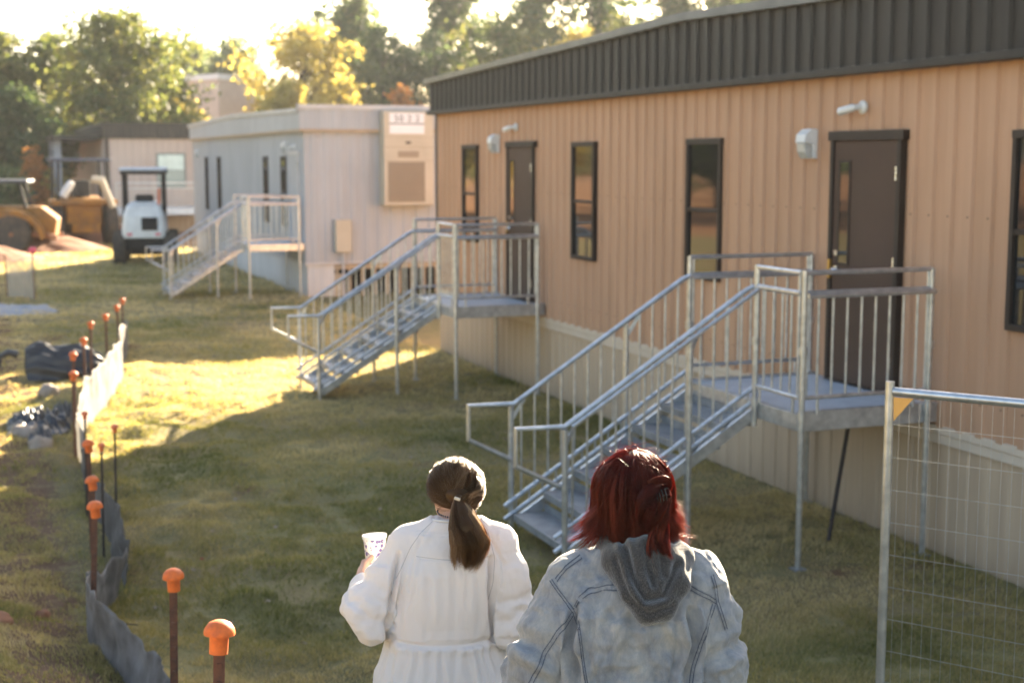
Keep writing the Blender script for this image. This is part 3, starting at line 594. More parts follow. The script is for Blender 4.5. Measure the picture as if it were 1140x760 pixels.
m=MB(); m.tube([(.60,8.46,gz(.6,8.46)+.09),(.66,8.5,gz(.6,8.5)+.12),(.82,8.55,gz(.8,8.5)+.17)],.004,6); o=m.build('tie_wire',MT['rebar']); tag(o,'short dark wire sticking out at the foot of a capped post','wire')
# crumpled heaps
def heap(name,c,size,mat,label,cat,seed,amp=.5,n=70,pleat=0):
    cx,cy=c; V=[];x=np.linspace(-1,1,n); X,Y=np.meshgrid(x,x,indexing='ij')
    r=np.sqrt(X**2+Y**2)/(.78+.3*fbm(np.arctan2(Y,X)*1.5+5,X*0,seed)); env=np.clip(1-r**2.2,0,1)**.6
    cr=np.abs(fbm(X*3.1+9,Y*3.1,seed,5)-.5)*2; z=env*size[2]*(.55+amp*cr*1.8)
    if pleat: z=z*(.82+.18*np.sin(X*pleat+3*fbm(X*2,Y*2,seed+1)))
    bx=cx+X*size[0]*(1+.12*(fbm(X*4,Y*4,seed+2)-.5)); sy=cy+Y*size[1]*(1+.12*(fbm(X*4,Y*4,seed+4)-.5))
    z0=gz(cx,cy); Z=z+gh(bx,sy)-.03-z0
    i,j=np.meshgrid(np.arange(n-1),np.arange(n-1),indexing='ij'); a=(i*n+j).ravel(); F=np.stack([a,a+n,a+n+1,a+1],-1)
    keep=(env>0.001); kf=keep.ravel()[F].any(1); F=F[kf]
    o=npmesh(name,np.stack([bx-cx,sy-cy,Z],-1).reshape(-1,3),F,mat); o.location=(cx,cy,z0); return tag(o,label,cat)
def rolled_sheet():
    """black corrugated plastic bundle: pleated trough lying across, rim higher at the back"""
    c=(1.10,21.0); z0=gz(*c); n=90;k=26; V=[]
    for i in range(n):
        u=i/(n-1); x=-.50+1.05*u
        for j in range(k):
            v=j/(k-1); a=PI*(.02+.96*v)
            rr=.33*(1-.25*(2*u-1)**2)*(1+.12*math.sin(a*15+u*6)+.10*(noise.noise((u*5,v*4,2))))
            V.append((x+.05*math.sin(v*9)*noise.noise((u*3,v*3,8)),-rr*1.3*math.cos(a),max(-.02,rr*1.55*math.sin(a)*(.75+.45*noise.noise((u*2.5,1.5,0))+.25*math.sin(u*2.6)))))
    F=[(i*k+j,(i+1)*k+j,(i+1)*k+j+1,i*k+j+1) for i in range(n-1) for j in range(k-1)]
    o=npmesh('plastic_bundle',V,F,MT['plastic_black']); o.location=(c[0],c[1],z0); tag(o,'black pleated plastic sheeting bundle lying on the grass by the fence','plastic sheeting')
    m=MB(); m.tube([(-.60,0,.36),(-.72,.0,.40),(-.84,.02,.34),(-.88,.03,.20)],[.06,.05,.045,.06],10); m.build('loose_end',MT['plastic_black'],o,True)
rolled_sheet()
heap('sheeting_heap',(.62,17.0),(.42,.9,.24),MT['plastic_black'],'crumpled black sheeting lying over pale rocks left of the fence','plastic sheeting',27,amp=.8)
heap('sheeting_scrap',(.58,15.9),(.15,.36,.16),MT['plastic_grey'],'crumpled grey sheeting at the front of the black crumpled sheeting','plastic sheeting',33,amp=.7)
heap('sheeting_scrap',(.90,17.5),(.14,.42,.26),MT['plastic_grey'],'crumpled grey sheeting between the black sheeting and the posts','plastic sheeting',19,amp=.9)
def rock(b,s,r,mat,label,seed,cat='rock',group=None,name='rock'):
    import bmesh
    bm=bmesh.new(); bmesh.ops.create_icosphere(bm,subdivisions=3,radius=1)
    for v in bm.verts:
        n=noise.noise(v.co*1.4+Vector((seed,0,0)))*.35+noise.noise(v.co*4+Vector((seed,3,0)))*.12; v.co*=1+n; v.co=Vector((v.co.x*r[0],v.co.y*r[1],v.co.z*r[2]))
    me=bpy.data.meshes.new(name); bm.to_mesh(me); bm.free(); o=link_mesh(name,me,mat,smooth=True); o.location=(b,s,gz(b,s)+r[2]*.4); return tag(o,label,cat,group)
rock(.55,15.55,(.13,.16,.09),MT['rock'],'pale rounded rock in front of the crumpled sheeting',1)
rock(.80,18.9,(.13,.15,.10),MT['rock'],'brownish rock beside the black pleated bundle',4)
rock(.40,16.4,(.15,.16,.10),MT['rock'],'pale rock under the left edge of crumpled sheeting',8)
rock(.30,9.35,(.055,.06,.04),MT['clay'],'small red clay clod on the grass left of the fence',12)
rock(-.02,8.6,(.12,.13,.05),MT['clay'],'larger red clay clod near the bottom left corner',15)
# little scraps and leaves on the lawn
lf=[]
def scrap(px,D,k,mt,label):
    p=W(px,D); m=MB(); s=.013+.009*random.random(); z=gz(p.x,p.y)+.036
    a=random.random()*6; pts=[(s*1.3*math.cos(a+t)*(1 if i%2 else .6),s*math.sin(a+t)*(1 if i%2 else .7),random.uniform(-.008,.012)) for i,t in enumerate(np.linspace(0,2*PI,8)[:-1])]
    m.add([(x,y,zz) for x,y,zz in pts]+[(x*.9,y*.9,zz-.003) for x,y,zz in pts],[tuple(range(7)),tuple(range(13,6,-1))]+[(i,(i+1)%7,(i+1)%7+7,i+7) for i in range(7)])
    o=m.build('fallen_leaf',mt); o.location=(p.x,p.y,z); tag(o,label,'leaf',group='pale dry leaves scattered on the lawn')
lmat=M('dry_leaf',(.42,.34,.25),(.28,.20,.13),rough=.8); lred=M('red_leaf',(.45,.06,.04),(.35,.05,.03),rough=.8)
GL='pale dry leaf lying on the grass of the lawn'
for (px,D) in ((640,19),(205,10.2),(228,11.3),(277,13.9),(290,9.3),(247,9.0),(330,8.7),(400,15),(455,14.3),(318,17),(215,13),(360,10.8),(160,9.3),(420,12),(300,11.5),(180,15.5),(255,12.6)): scrap(px,D,0,lmat,GL)
scrap(215,10.6,0,lred,'small red leaf on the lawn right of the fence')
# little mesh screen on gravel, upper left
so_=thing('inlet_screen',(.62,32,gz(.6,32)),'short grey mesh screen on two stakes over a gravel pad','silt fence')
heap_o=None
pA=W(6,31.4); pB=W(37,31.0)
m=MB((.62,32,0)); 
for p,l in ((pA,.9),(pB,.98)):
    mm=MB((.62,32,0)); mm.tube([(p.x,p.y,-.1),(p.x-.02,p.y,l+.05)],.018,6); mm.build('stake',MT['rust'],so_,True)
n=24; V=[];
for i in range(n+1):
    q=pA.lerp(pB,i/n)
    for j in range(8): V.append((q.x-.62+.02*math.sin(i*.9+j),q.y-32+.03*math.sin(i*.5),.02+j/7*(.82+.03*math.sin(i*.6))))
npmesh('screen_fabric',V,[(i*8+j,(i+1)*8+j,(i+1)*8+j+1,i*8+j+1) for i in range(n) for j in range(7)],MT['mesh'],so_)
m=MB((.62,32,0)); m.lathe((pB.x-.01,pB.y,1.05),[(.02,-.05),(.07,-.03),(.09,.03),(.06,.09),(.01,.10)],10); m.build('pink_cap',MT['pink'],so_,True)
o=heap('gravel_pad',(.70,30.6),(1.0,1.5,.10),MT['gravel'],None,None,23,amp=.4); tag(o,kind='structure')
# steel mesh fence panel, right edge
A=W(996,6.5);B_=W(1140,6.18); dr=(B_-A).normalized(); L=2.4; zA=gz(A.x,A.y)
fp=thing('mesh_fence_panel',(A.x,A.y,zA),'tubular steel fence panel with welded wire mesh at the lawn edge','fence panel',rz=math.atan2(dr.y,dr.x))
HT=2.00-zA
for (x) in (0,L): m=MB(); m.tube([(x,0,-.03),(x,0,HT+(.03 if x==0 else .0))],.021,12); m.build('post',MT['galv'],fp,True)
for z in (HT-.015,.12): m=MB(); m.tube([(.018,0,z),(L-.02,0,z)],.021,12); m.build('rail',MT['galv'],fp,True)
m=MB(); wire=MT['galv']
for k in range(1,int(L/.047)): m.tube([(k*.047+.002*math.sin(k*7),.004,.12),(k*.047,.004,HT-.02)],.0009,4,False)
for k in range(1,12): m.tube([(.01,.0,.12+k*.155),(L*.5,.003*math.sin(k),.12+k*.155-.004),(L,.0,.12+k*.155)],.0014,4,False)
m.build('wire_mesh',wire,fp)
m=MB(); m.prism([(.022,HT-.04),(.115,HT-.038),(.026,HT-.15)],'y',-.012,-.008); m.build('corner_flag',M('orange_tag',(.85,.42,.10),(.78,.36,.08)),fp)
# ================================================================ MACHINES
def wheel(mb_t,mb_r,c,r,w,par,lug=True):
    m=MB(); m.lathe(c,[(r*.55,-w/2),(r*.9,-w/2),(r,-w*.36),(r,w*.36),(r*.9,w/2),(r*.55,w/2)],24,'x')
    if lug:
        for k in range(20):
            a=2*PI*k/20; ca,sa=math.cos(a),math.sin(a); q=Vector(c)
            for sg in (-1,1):
                a2=a+.10*sg; m.beam(q+Vector((sg*w*.02,r*1.0*math.cos(a),r*1.0*math.sin(a))),q+Vector((sg*w*.46,r*.97*math.cos(a2),r*.97*math.sin(a2))),.05,.05)
    t=m.build('tyre',MT['rubber'],par,True); m=MB(); m.lathe(c,[(r*.1,-w*.52),(r*.15,-w*.40),(r*.5,-w*.36),(r*.56,-w*.48),(r*.56,w*.48),(r*.5,w*.36),(r*.15,w*.40),(r*.1,w*.52)],20,'x'); m.build('rim',MT['clay'],t,True)
def utility_tractor():
    c=W(161,41.6); o=thing('compact_loader',(c.x,c.y,0),'white compact loader with black roll frame seen from behind','loader',rz=R(-10))
    m=MB(); prof=[(.0,.72),(.0,1.02),(.10,1.62),(.30,1.80),(1.5,1.80),(1.5,.72)]
    # tapered rear hood: rings from bottom to top
    rings=[(.62,.58,0.0,.75),(.62,.62,.0,1.0),(.58,.62,.05,1.4),(.50,.55,.16,1.68),(.36,.46,.32,1.80)]
    V=[];
    for (hw,_,y,z) in rings: V+=[(-hw,y,z),(-hw+.1,y-.07,z),(hw-.1,y-.07,z),(hw,y,z),(hw,1.5,z),(-hw,1.5,z)]
    F=[]
    for i in range(len(rings)-1):
        for j in range(6): F.append((i*6+j,i*6+(j+1)%6,(i+1)*6+(j+1)%6,(i+1)*6+j))
    F+=[(5,4,3,2,1,0),tuple(len(rings)*6-6+j for j in range(6))]; m.add(V,F); b=m.build('hood',MT['mach_white'],o,bevel=.03)
    m=MB(); m.box((-.06,-.10,.98),(.40,-.055,1.36)); m.build('rear_grille',MT['black'],o,bevel=.01)
    m=MB(); m.box((-.55,.05,.42),(.55,1.9,.76)); m.build('chassis',MT['black'],o,bevel=.03)
    for x in (-.56,.56):
        m=MB(); m.tube([(x,.25,1.2),(x,.25,2.62)],.045,8); m.tube([(x,1.35,1.2),(x,1.35,2.62)],.045,8); m.tube([(x,.25,2.62),(x,1.35,2.62)],.045,8); m.build('roll_frame',MT['black'],o,True)
    m=MB(); m.box((-.64,.12,2.60),(.64,1.5,2.70)); m.build('canopy_frame',MT['black'],o,bevel=.02); m=MB(); m.box((-.66,.10,2.705),(.66,1.52,2.80)); m.build('canopy',M('pale_canopy',(.62,.65,.72),(.5,.53,.6)),o,bevel=.03)
    m=MB(); m.box((-.26,.62,1.72),(.26,.80,2.0)).box((-.26,.80,1.62),(.26,1.2,1.76)); m.build('seat',MT['black'],o,bevel=.05)
    m=MB(); m.tube([(.42,.22,1.5),(.46,.22,2.2)],.04,8); m.build('exhaust',MT['faded'],o,True)
    for x in (-.40,.40): m=MB(); m.box((x-.07,-.09,.84),(x+.07,-.06,.90)); m.build('tail_light',MT['pink'],o)
    for x in (-.72,.72):
        for y in (.28,1.75):
            q=MB(); wheel(None,None,(x,y,.46),.46,.34,o)
    for x in (-.45,.45): m=MB(); m.tube([(x,.9,1.3),(x,2.2,1.15),(x,2.9,.35)],.07,8); m.build('lift_arm',MT['mach_white'],o,True)
    m=MB(); m.prism([(2.8,.08),(2.8,.62),(2.9,.62),(3.3,.1),(3.3,.05)],'x',-.8,.8); m.build('bucket',MT['black'],o)
utility_tractor()
def yellow_loader():
    c=W(94,51); o=thing('backhoe_loader',(c.x,c.y,0),'yellow loader with black cab frame and pale raised arms','backhoe',rz=R(6))
    m=MB(); m.prism([(-.3,.75),(-.3,1.65),(.4,1.75),(2.6,1.55),(2.6,.75)],'x',-.62,.62); m.build('body',MT['yellow'],o,bevel=.05)
    m=MB(); m.box((-1.15,-.5,1.42),(1.15,.4,1.62)); m.build('fender',MT['yellow'],o,bevel=.05)
    m=MB(); m.box((-.5,-.6,.45),(.5,2.8,.78)); m.build('chassis',MT['yellow'],o,bevel=.03)
    for x in (-.86,.86): 
        for y in (-.2,1.15): m=MB(); m.tube([(x,y,1.6),(x*.95,y,2.95)],.055,8); m.build('cab_post',MT['black'],o,True)
    m=MB(); m.box((-1.0,-.35,2.95),(1.0,1.3,3.08)); m.build('cab_roof',M('blue_black_paint',(.05,.065,.10),(.04,.05,.08)),o,bevel=.04)
    m=MB(); m.box((-.3,.1,1.6),(.3,.6,2.3)); m.build('seat',MT['black'],o,bevel=.05)
    m=MB(); m.tube([(.95,-.55,1.35),(.55,-.75,2.30),(.20,-.72,2.35)],[.12,.14,.12],8); m.build('dipper_arm',MT['acm'],o,True)
    m=MB(); m.tube([(-.75,-.5,1.75),(-.45,-.6,2.25)],[.16,.13],8); m.build('hydraulic_cylinder',MT['mach_white'],o,True)
    for x in (-.95,.95): wheel(None,None,(x,.1,.72),.72,.42,o); wheel(None,None,(x*.9,2.4,.5),.5,.32,o)
    m=MB(); m.prism([(3.0,.1),(2.9,.9),(3.1,.95),(3.7,.15)],'x',-1.15,1.15); m.build('front_bucket',MT['yellow'],o,bevel=.02)
    for x in (-.6,.6): m=MB(); m.tube([(x,1.2,1.2),(x,2.3,1.3),(x,3.05,.6)],.09,8); m.build('loader_arm',MT['yellow'],o,True)
yellow_loader()
def far_loader():
    c=W(8,47); o=thing('wheel_loader',(c.x,c.y,0),'dirty yellow loader with curved fender and dark canopy','wheel loader',rz=R(80))
    # local +y points towards picture left
    m=MB(); m.prism([(-1.6,.5),(-1.7,1.1),(-1.2,1.5),(1.4,1.55),(2.0,1.3),(2.0,.5)],'x',-.55,.55); m.build('body',MT['yellow'],o,bevel=.05)
    pts=[];
    for k in range(13):
        a=PI*(.02+.80*k/12); pts.append((1.05*math.cos(a)*-1-.3,.42+1.0*math.sin(a)))
    out=pts+[(p[0]*.86-.04,p[1]*.84+.02) for p in pts[::-1]]
    for x0 in (-1.0,.6): m=MB(); m.prism(out,'x',x0,x0+.4); m.build('fender',MT['yellow'],o,bevel=.02)
    m=MB(); m.beam((-.75,-1.7,.5),(-.75,1.0,.95),.18,.16); m.build('lift_arm',MT['clay'],o,bevel=.02); m=MB(); m.beam((.75,-1.7,.5),(.75,1.0,.95),.18,.16); m.build('lift_arm',MT['clay'],o,bevel=.02)
    for x in (-.6,.6):
        for (y0,y1) in ((-.75,-.55),(.7,.6)): m=MB(); m.tube([(x,y0,1.45),(x,y1,2.28)],.06,8); m.build('canopy_post',MT['black'],o,True)
    m=MB(); m.box((-.8,-.85,2.26),(.8,.95,2.38)); m.build('canopy',M('slate_canopy',(.05,.06,.08),(.035,.04,.055)),o,bevel=.04)
    for x in (-.82,.82): wheel(None,None,(x,-.3,.62),.62,.4,o); wheel(None,None,(x,1.6,.62),.62,.4,o)
far_loader()
def mound(c,r,h,seed,name='dirt_mound'):
    n=50;x=np.linspace(-1,1,n);X,Y=np.meshgrid(x,x,indexing='ij'); rr=np.sqrt(X**2+Y**2); z=np.clip(1-rr**1.6,0,1)*h*(.7+.7*fbm(X*3+seed,Y*3,seed))
    bx=c[0]+X*r[0]; sy=c[1]+Y*r[1]; i,j=np.meshgrid(np.arange(n-1),np.arange(n-1),indexing='ij'); a=(i*n+j).ravel()
    o=npmesh(name,np.stack([bx,sy,z+gh(bx,sy)-.05],-1).reshape(-1,3),np.stack([a,a+n,a+n+1,a+1],-1),MT['clay']); tag(o,kind='structure')
mound((2.0,50.5),(2.6,2.0),.55,3); mound((.2,46.0),(2.0,1.6),.45,5); mound((4.7,56),(3.0,2.0),.6,6); mound((-1,60),(5,4),1.2,9)
# ================================================================ TREES
BARK=MT['bark']
LM={'green':M_leaf('leaf_green',[(.030,.055,.016),(.055,.085,.022),(.10,.13,.032),(.20,.19,.05)],.45),
 'gold':M_leaf('leaf_gold',[(.16,.15,.05),(.30,.25,.08),(.44,.36,.12),(.50,.44,.20)],.5),
 'dark':M_leaf('leaf_dark',[(.02,.042,.022),(.04,.07,.034),(.075,.11,.048),(.15,.16,.07)],.42),
 'mix':M_leaf('leaf_mix',[(.04,.07,.03),(.075,.11,.04),(.14,.155,.055),(.30,.26,.10)],.42),
 'rust':M_leaf('leaf_rust',[(.20,.08,.03),(.35,.14,.04),(.42,.20,.07),(.28,.20,.12)],.5),
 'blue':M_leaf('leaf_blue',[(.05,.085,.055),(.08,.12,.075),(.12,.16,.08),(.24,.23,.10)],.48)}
def leaves(C,n,size,spread,rng):
    """n leaf faces spread gaussian round the clump centres C (m,4: x,y,z,r)"""
    k=rng.integers(0,len(C),n); P=C[k,:3]+rng.normal(0,1,(n,3))*C[k,3:4]*spread*np.array([1,1,.72])
    a=rng.normal(0,1,(n,3)); a/=np.linalg.norm(a,axis=1)[:,None]; b=np.cross(a,rng.normal(0,1,(n,3))); b/=np.linalg.norm(b,axis=1)[:,None]
    s=(size*rng.uniform(.6,1.4,n))[:,None]
    V=np.stack([P-a*s,P+b*s*.55,P+a*s,P-b*s*.55],1).reshape(-1,3); F=np.arange(n*4).reshape(-1,4)
    r=np.clip(.25+.35*rng.random(n)+.35*(k*7919%97)/97.,0,1)
    return V,F,np.repeat(r,4)
def tree(name,base,h,rad,kind,label,cat='tree',crown0=.3,nl=9000,ls=.16,sparse=1.,seed=1,group=None,shape='round',trunk_r=None,lean=0):
    rng=np.random.default_rng(seed); b=Vector((base.x,base.y,gz(base.x,base.y)-.1)); o=thing(name,b,label,cat,group=group)
    tr=trunk_r or .022*h+.05; m=MB(); H=h*.88
    pts=[Vector((lean*z*z/h+.15*math.sin(z*.7+seed),.15*math.sin(z*.5+seed*2),z)) for z in np.linspace(0,H,9)]
    m.tube(pts,[tr*(1.25 if i==0 else 1-.85*i/8) for i in range(9)],8)
    def trunk_at(z):
        t=min(max(z/H*8,0),7.999); i=int(t); return pts[i].lerp(pts[i+1],t-i)
    C=[]; nb=26 if shape!='pine' else 22
    for i in range(nb):
        t=crown0+(1-crown0)*(i+.5)/nb*1.0; z0=H*max(.12,t-.14); a=i*2.4+rng.uniform(-.5,.5)
        if shape=='pine': rr=rad*(1.05-((t-crown0)/(1-crown0))**1.3*.75)*rng.uniform(.55,1.1)
        elif shape=='cone': rr=rad*(1.05-(t-crown0)/(1-crown0))*rng.uniform(.7,1.1)
        else:
            q=(t-crown0)/(1-crown0); rr=rad*math.sqrt(max(.05,1-(q*1.75-.75)**2))*rng.uniform(.55,1.12)
        p0=trunk_at(z0); d=Vector((math.cos(a),math.sin(a),0)); up=.35 if shape!='cone' else -.1
        p1=p0+d*rr*.5+Vector((0,0,h*.06+rr*up*.5)); p2=p0+d*rr+Vector((0,0,h*.12*(1 if shape!='cone' else -.3)+rr*up*.4))
        m.tube([p0,p1,p2],[tr*.38*(1-.5*t),tr*.2,tr*.06],5)
        for (p,w) in ((p1,1.),(p2,1.1),(p1.lerp(p2,.5),1.)):
            for _ in range(3): 
                e=p+Vector(rng.normal(0,1,3))*rad*.16; C.append((e.x,e.y,min(e.z,h*.985),rad*rng.uniform(.07,.17)*w))
    top=trunk_at(H); C+=[(top.x+rng.normal(0,.1)*rad,top.y+rng.normal(0,.1)*rad,top.z+h*.04*rng.random(),rad*.13) for _ in range(4)]
    m.build('trunk',BARK,o,True); C=np.array(C)
    if sparse<1: C=C[rng.random(len(C))<sparse]
    V,F,r=leaves(C,nl,ls,1.,rng); c=npmesh('crown',V,F,LM[kind],o,smooth=False); setattr_f(c,'rnd',r); return o
def top_h(ty,D): return CAMH+D*(177-ty)/1583
T=tree
GF='trees beyond the far buildings'
def TP_(px,ty,wpx,D,kind,label,seed,**k):
    p=W(px,D); h=top_h(ty,D)-gz(p.x,p.y); return T(k.pop('name','broadleaf_tree'),p,h,wpx/1583*D/2,kind,label,seed=seed,group=GF,**k)
TP_(138,4,165,74,'mix','broad sunlit green and yellow tree above the far tan building',11,nl=15000,ls=.17,crown0=.2)
TP_(72,26,80,80,'green','tall thin hazy tree left of the broad sunlit one',12,nl=7000,ls=.18,crown0=.2)
TP_(12,26,90,78,'mix','yellow topped tree at the left edge of the wood',13,nl=8000,ls=.18,crown0=.15)
TP_(30,88,95,64,'dark','dark low tree behind the yellow loader',14,nl=9000,ls=.14,crown0=.12)
TP_(205,98,70,84,'gold','low pale yellow tree beside the masonry block',15,nl=5000,ls=.14,crown0=.1)
TP_(45,155,34,59,'rust','small orange leaved sapling beside the dark low tree',16,nl=1500,ls=.10,crown0=.15)
TP_(12,182,60,56,'dark','dark shrub in front of the dark low tree',17,nl=3000,ls=.10,crown0=.05,name='shrub')
TP_(62,180,40,60,'gold','small yellow green shrub below the orange sapling',37,nl=1500,ls=.09,crown0=.05,name='shrub')
TP_(222,42,110,150,'blue','hazy blue green tree far behind the masonry block',18,nl=8000,ls=.3,crown0=.1)
TP_(265,36,90,140,'blue','hazy blue green tree right of the masonry block top',19,nl=8000,ls=.28,crown0=.1)
TP_(188,50,80,145,'blue','hazy blue green tree left of the masonry block top',38,nl=6000,ls=.28,crown0=.1)
TP_(342,10,112,88,'gold','bright golden tree above the grey roof',20,nl=9000,ls=.17,crown0=.15,sparse=.85)
TP_(326,78,60,82,'gold','low golden tree at the left of the bright golden one',21,nl=6000,ls=.15,crown0=.1)
TP_(378,30,70,95,'mix','thin yellow green tree beside the bright golden tree',22,nl=6000,ls=.18,crown0=.2,sparse=.8)
TP_(428,22,110,100,'dark','large dark green tree above the air conditioner wall',23,nl=10000,ls=.17,crown0=.12,sparse=.8)
TP_(486,30,100,104,'blue','second dark green tree where the roofs meet',24,nl=9000,ls=.17,crown0=.12,sparse=.8)
TP_(452,84,50,90,'rust','small orange tree low before the dark green trees',25,nl=2500,ls=.14,crown0=.1)
TP_(560,10,110,100,'mix','yellow green tree behind the left end of the dark roof',26,nl=9000,ls=.19,crown0=.15,sparse=.8)
TP_(640,22,90,96,'gold','golden tree rising just above the dark roof slope',27,nl=6000,ls=.17,crown0=.15,sparse=.8)
TP_(690,5,90,104,'mix','half bare yellowish tree above the dark roof slope',28,nl=6000,ls=.18,crown0=.2,sparse=.7)
for i,(px,ty,D,l,w) in enumerate(((395,-30,112,'tall pine behind the large dark green tree',105),(505,-70,110,'tall pine directly above the meeting of the roofs',110),(600,-60,106,'tall pine between the yellow green and golden trees',110),(664,-75,112,'tall pine behind the half bare tree',110),(742,-60,108,'tall open crowned pine above the roof ridge',110),(800,-70,114,'rightmost pine seen above the dark roof',115),(850,-60,110,'pine hidden mostly by the highest roof part',100))):
    TP_(px,ty,w,D,'dark' if i%2 else 'blue',l,40+i,nl=6500,ls=.22,crown0=.45,sparse=.75,shape='pine',name='pine_tree')
# trees left of the picture, mirrored in the windows
for i,(b,s,h,r,k,l) in enumerate(((-9,74,13,4.5,'mix','green and yellow tree beyond the site, left of the loader'),(-17,78,12,4.5,'gold','golden tree beyond the left side of the site'),(-26,72,14,5,'green','green tree beyond the left side of the site'),(-34,62,12,5,'mix','second mixed tree beyond the left side of the site'),(-40,50,13,5,'gold','golden tree at the far left of the site'),(-44,36,12,5,'green','green tree at the far left of the site'),(-42,22,13,5,'dark','dark tree at the far left of the site'),(-30,84,12,5,'dark','dark tree behind the green tree beyond the site'))):
    T('broadleaf_tree',Vector((b,s,0)),h,r,k,l,nl=7000,ls=.2,crown0=.12,seed=60+i,group=GF)
def treeline():
    rng=np.random.default_rng(5); C=[]
    for D,h0,h1,dn in ((170,7,14,520),(120,2,6,260)):
        for i in range(dn):
            px=rng.uniform(-1500,1250); Dd=D*rng.uniform(.92,1.15); p=W(px,Dd); hh=h0+(h1-h0)*float(fbm(np.array([px*.012+D]),np.array([D*1.]),9)[0])
            C.append((p.x,p.y,rng.uniform(.5,hh*.95),1.7))
    V,F,r=leaves(np.array(C),52000,.42,1.,rng); o=npmesh('distant_woods',V,F,LM['blue'],smooth=False); setattr_f(o,'rnd',r); tag(o,'hazy distant woods closing the horizon',kind='stuff')
treeline()
# site clutter far left: orange barrier mesh is not seen, only pale posts
# ================================================================ AIR
m=bpy.data.materials.new('haze_air'); m.use_nodes=True; t=m.node_tree; t.nodes.clear(); o=t.nodes.new('ShaderNodeOutputMaterial'); v=t.nodes.new('ShaderNodeVolumePrincipled')
v.inputs['Color'].default_value=(.93,.96,1,1); v.inputs['Density'].default_value=.0002; v.inputs['Anisotropy'].default_value=.3; t.links.new(v.outputs[0],o.inputs['Volume'])
mb=MB(); mb.box((-1000,-400,-1.5),(1000,1600,32)); hz=mb.build('haze',m); tag(hz,kind='stuff')
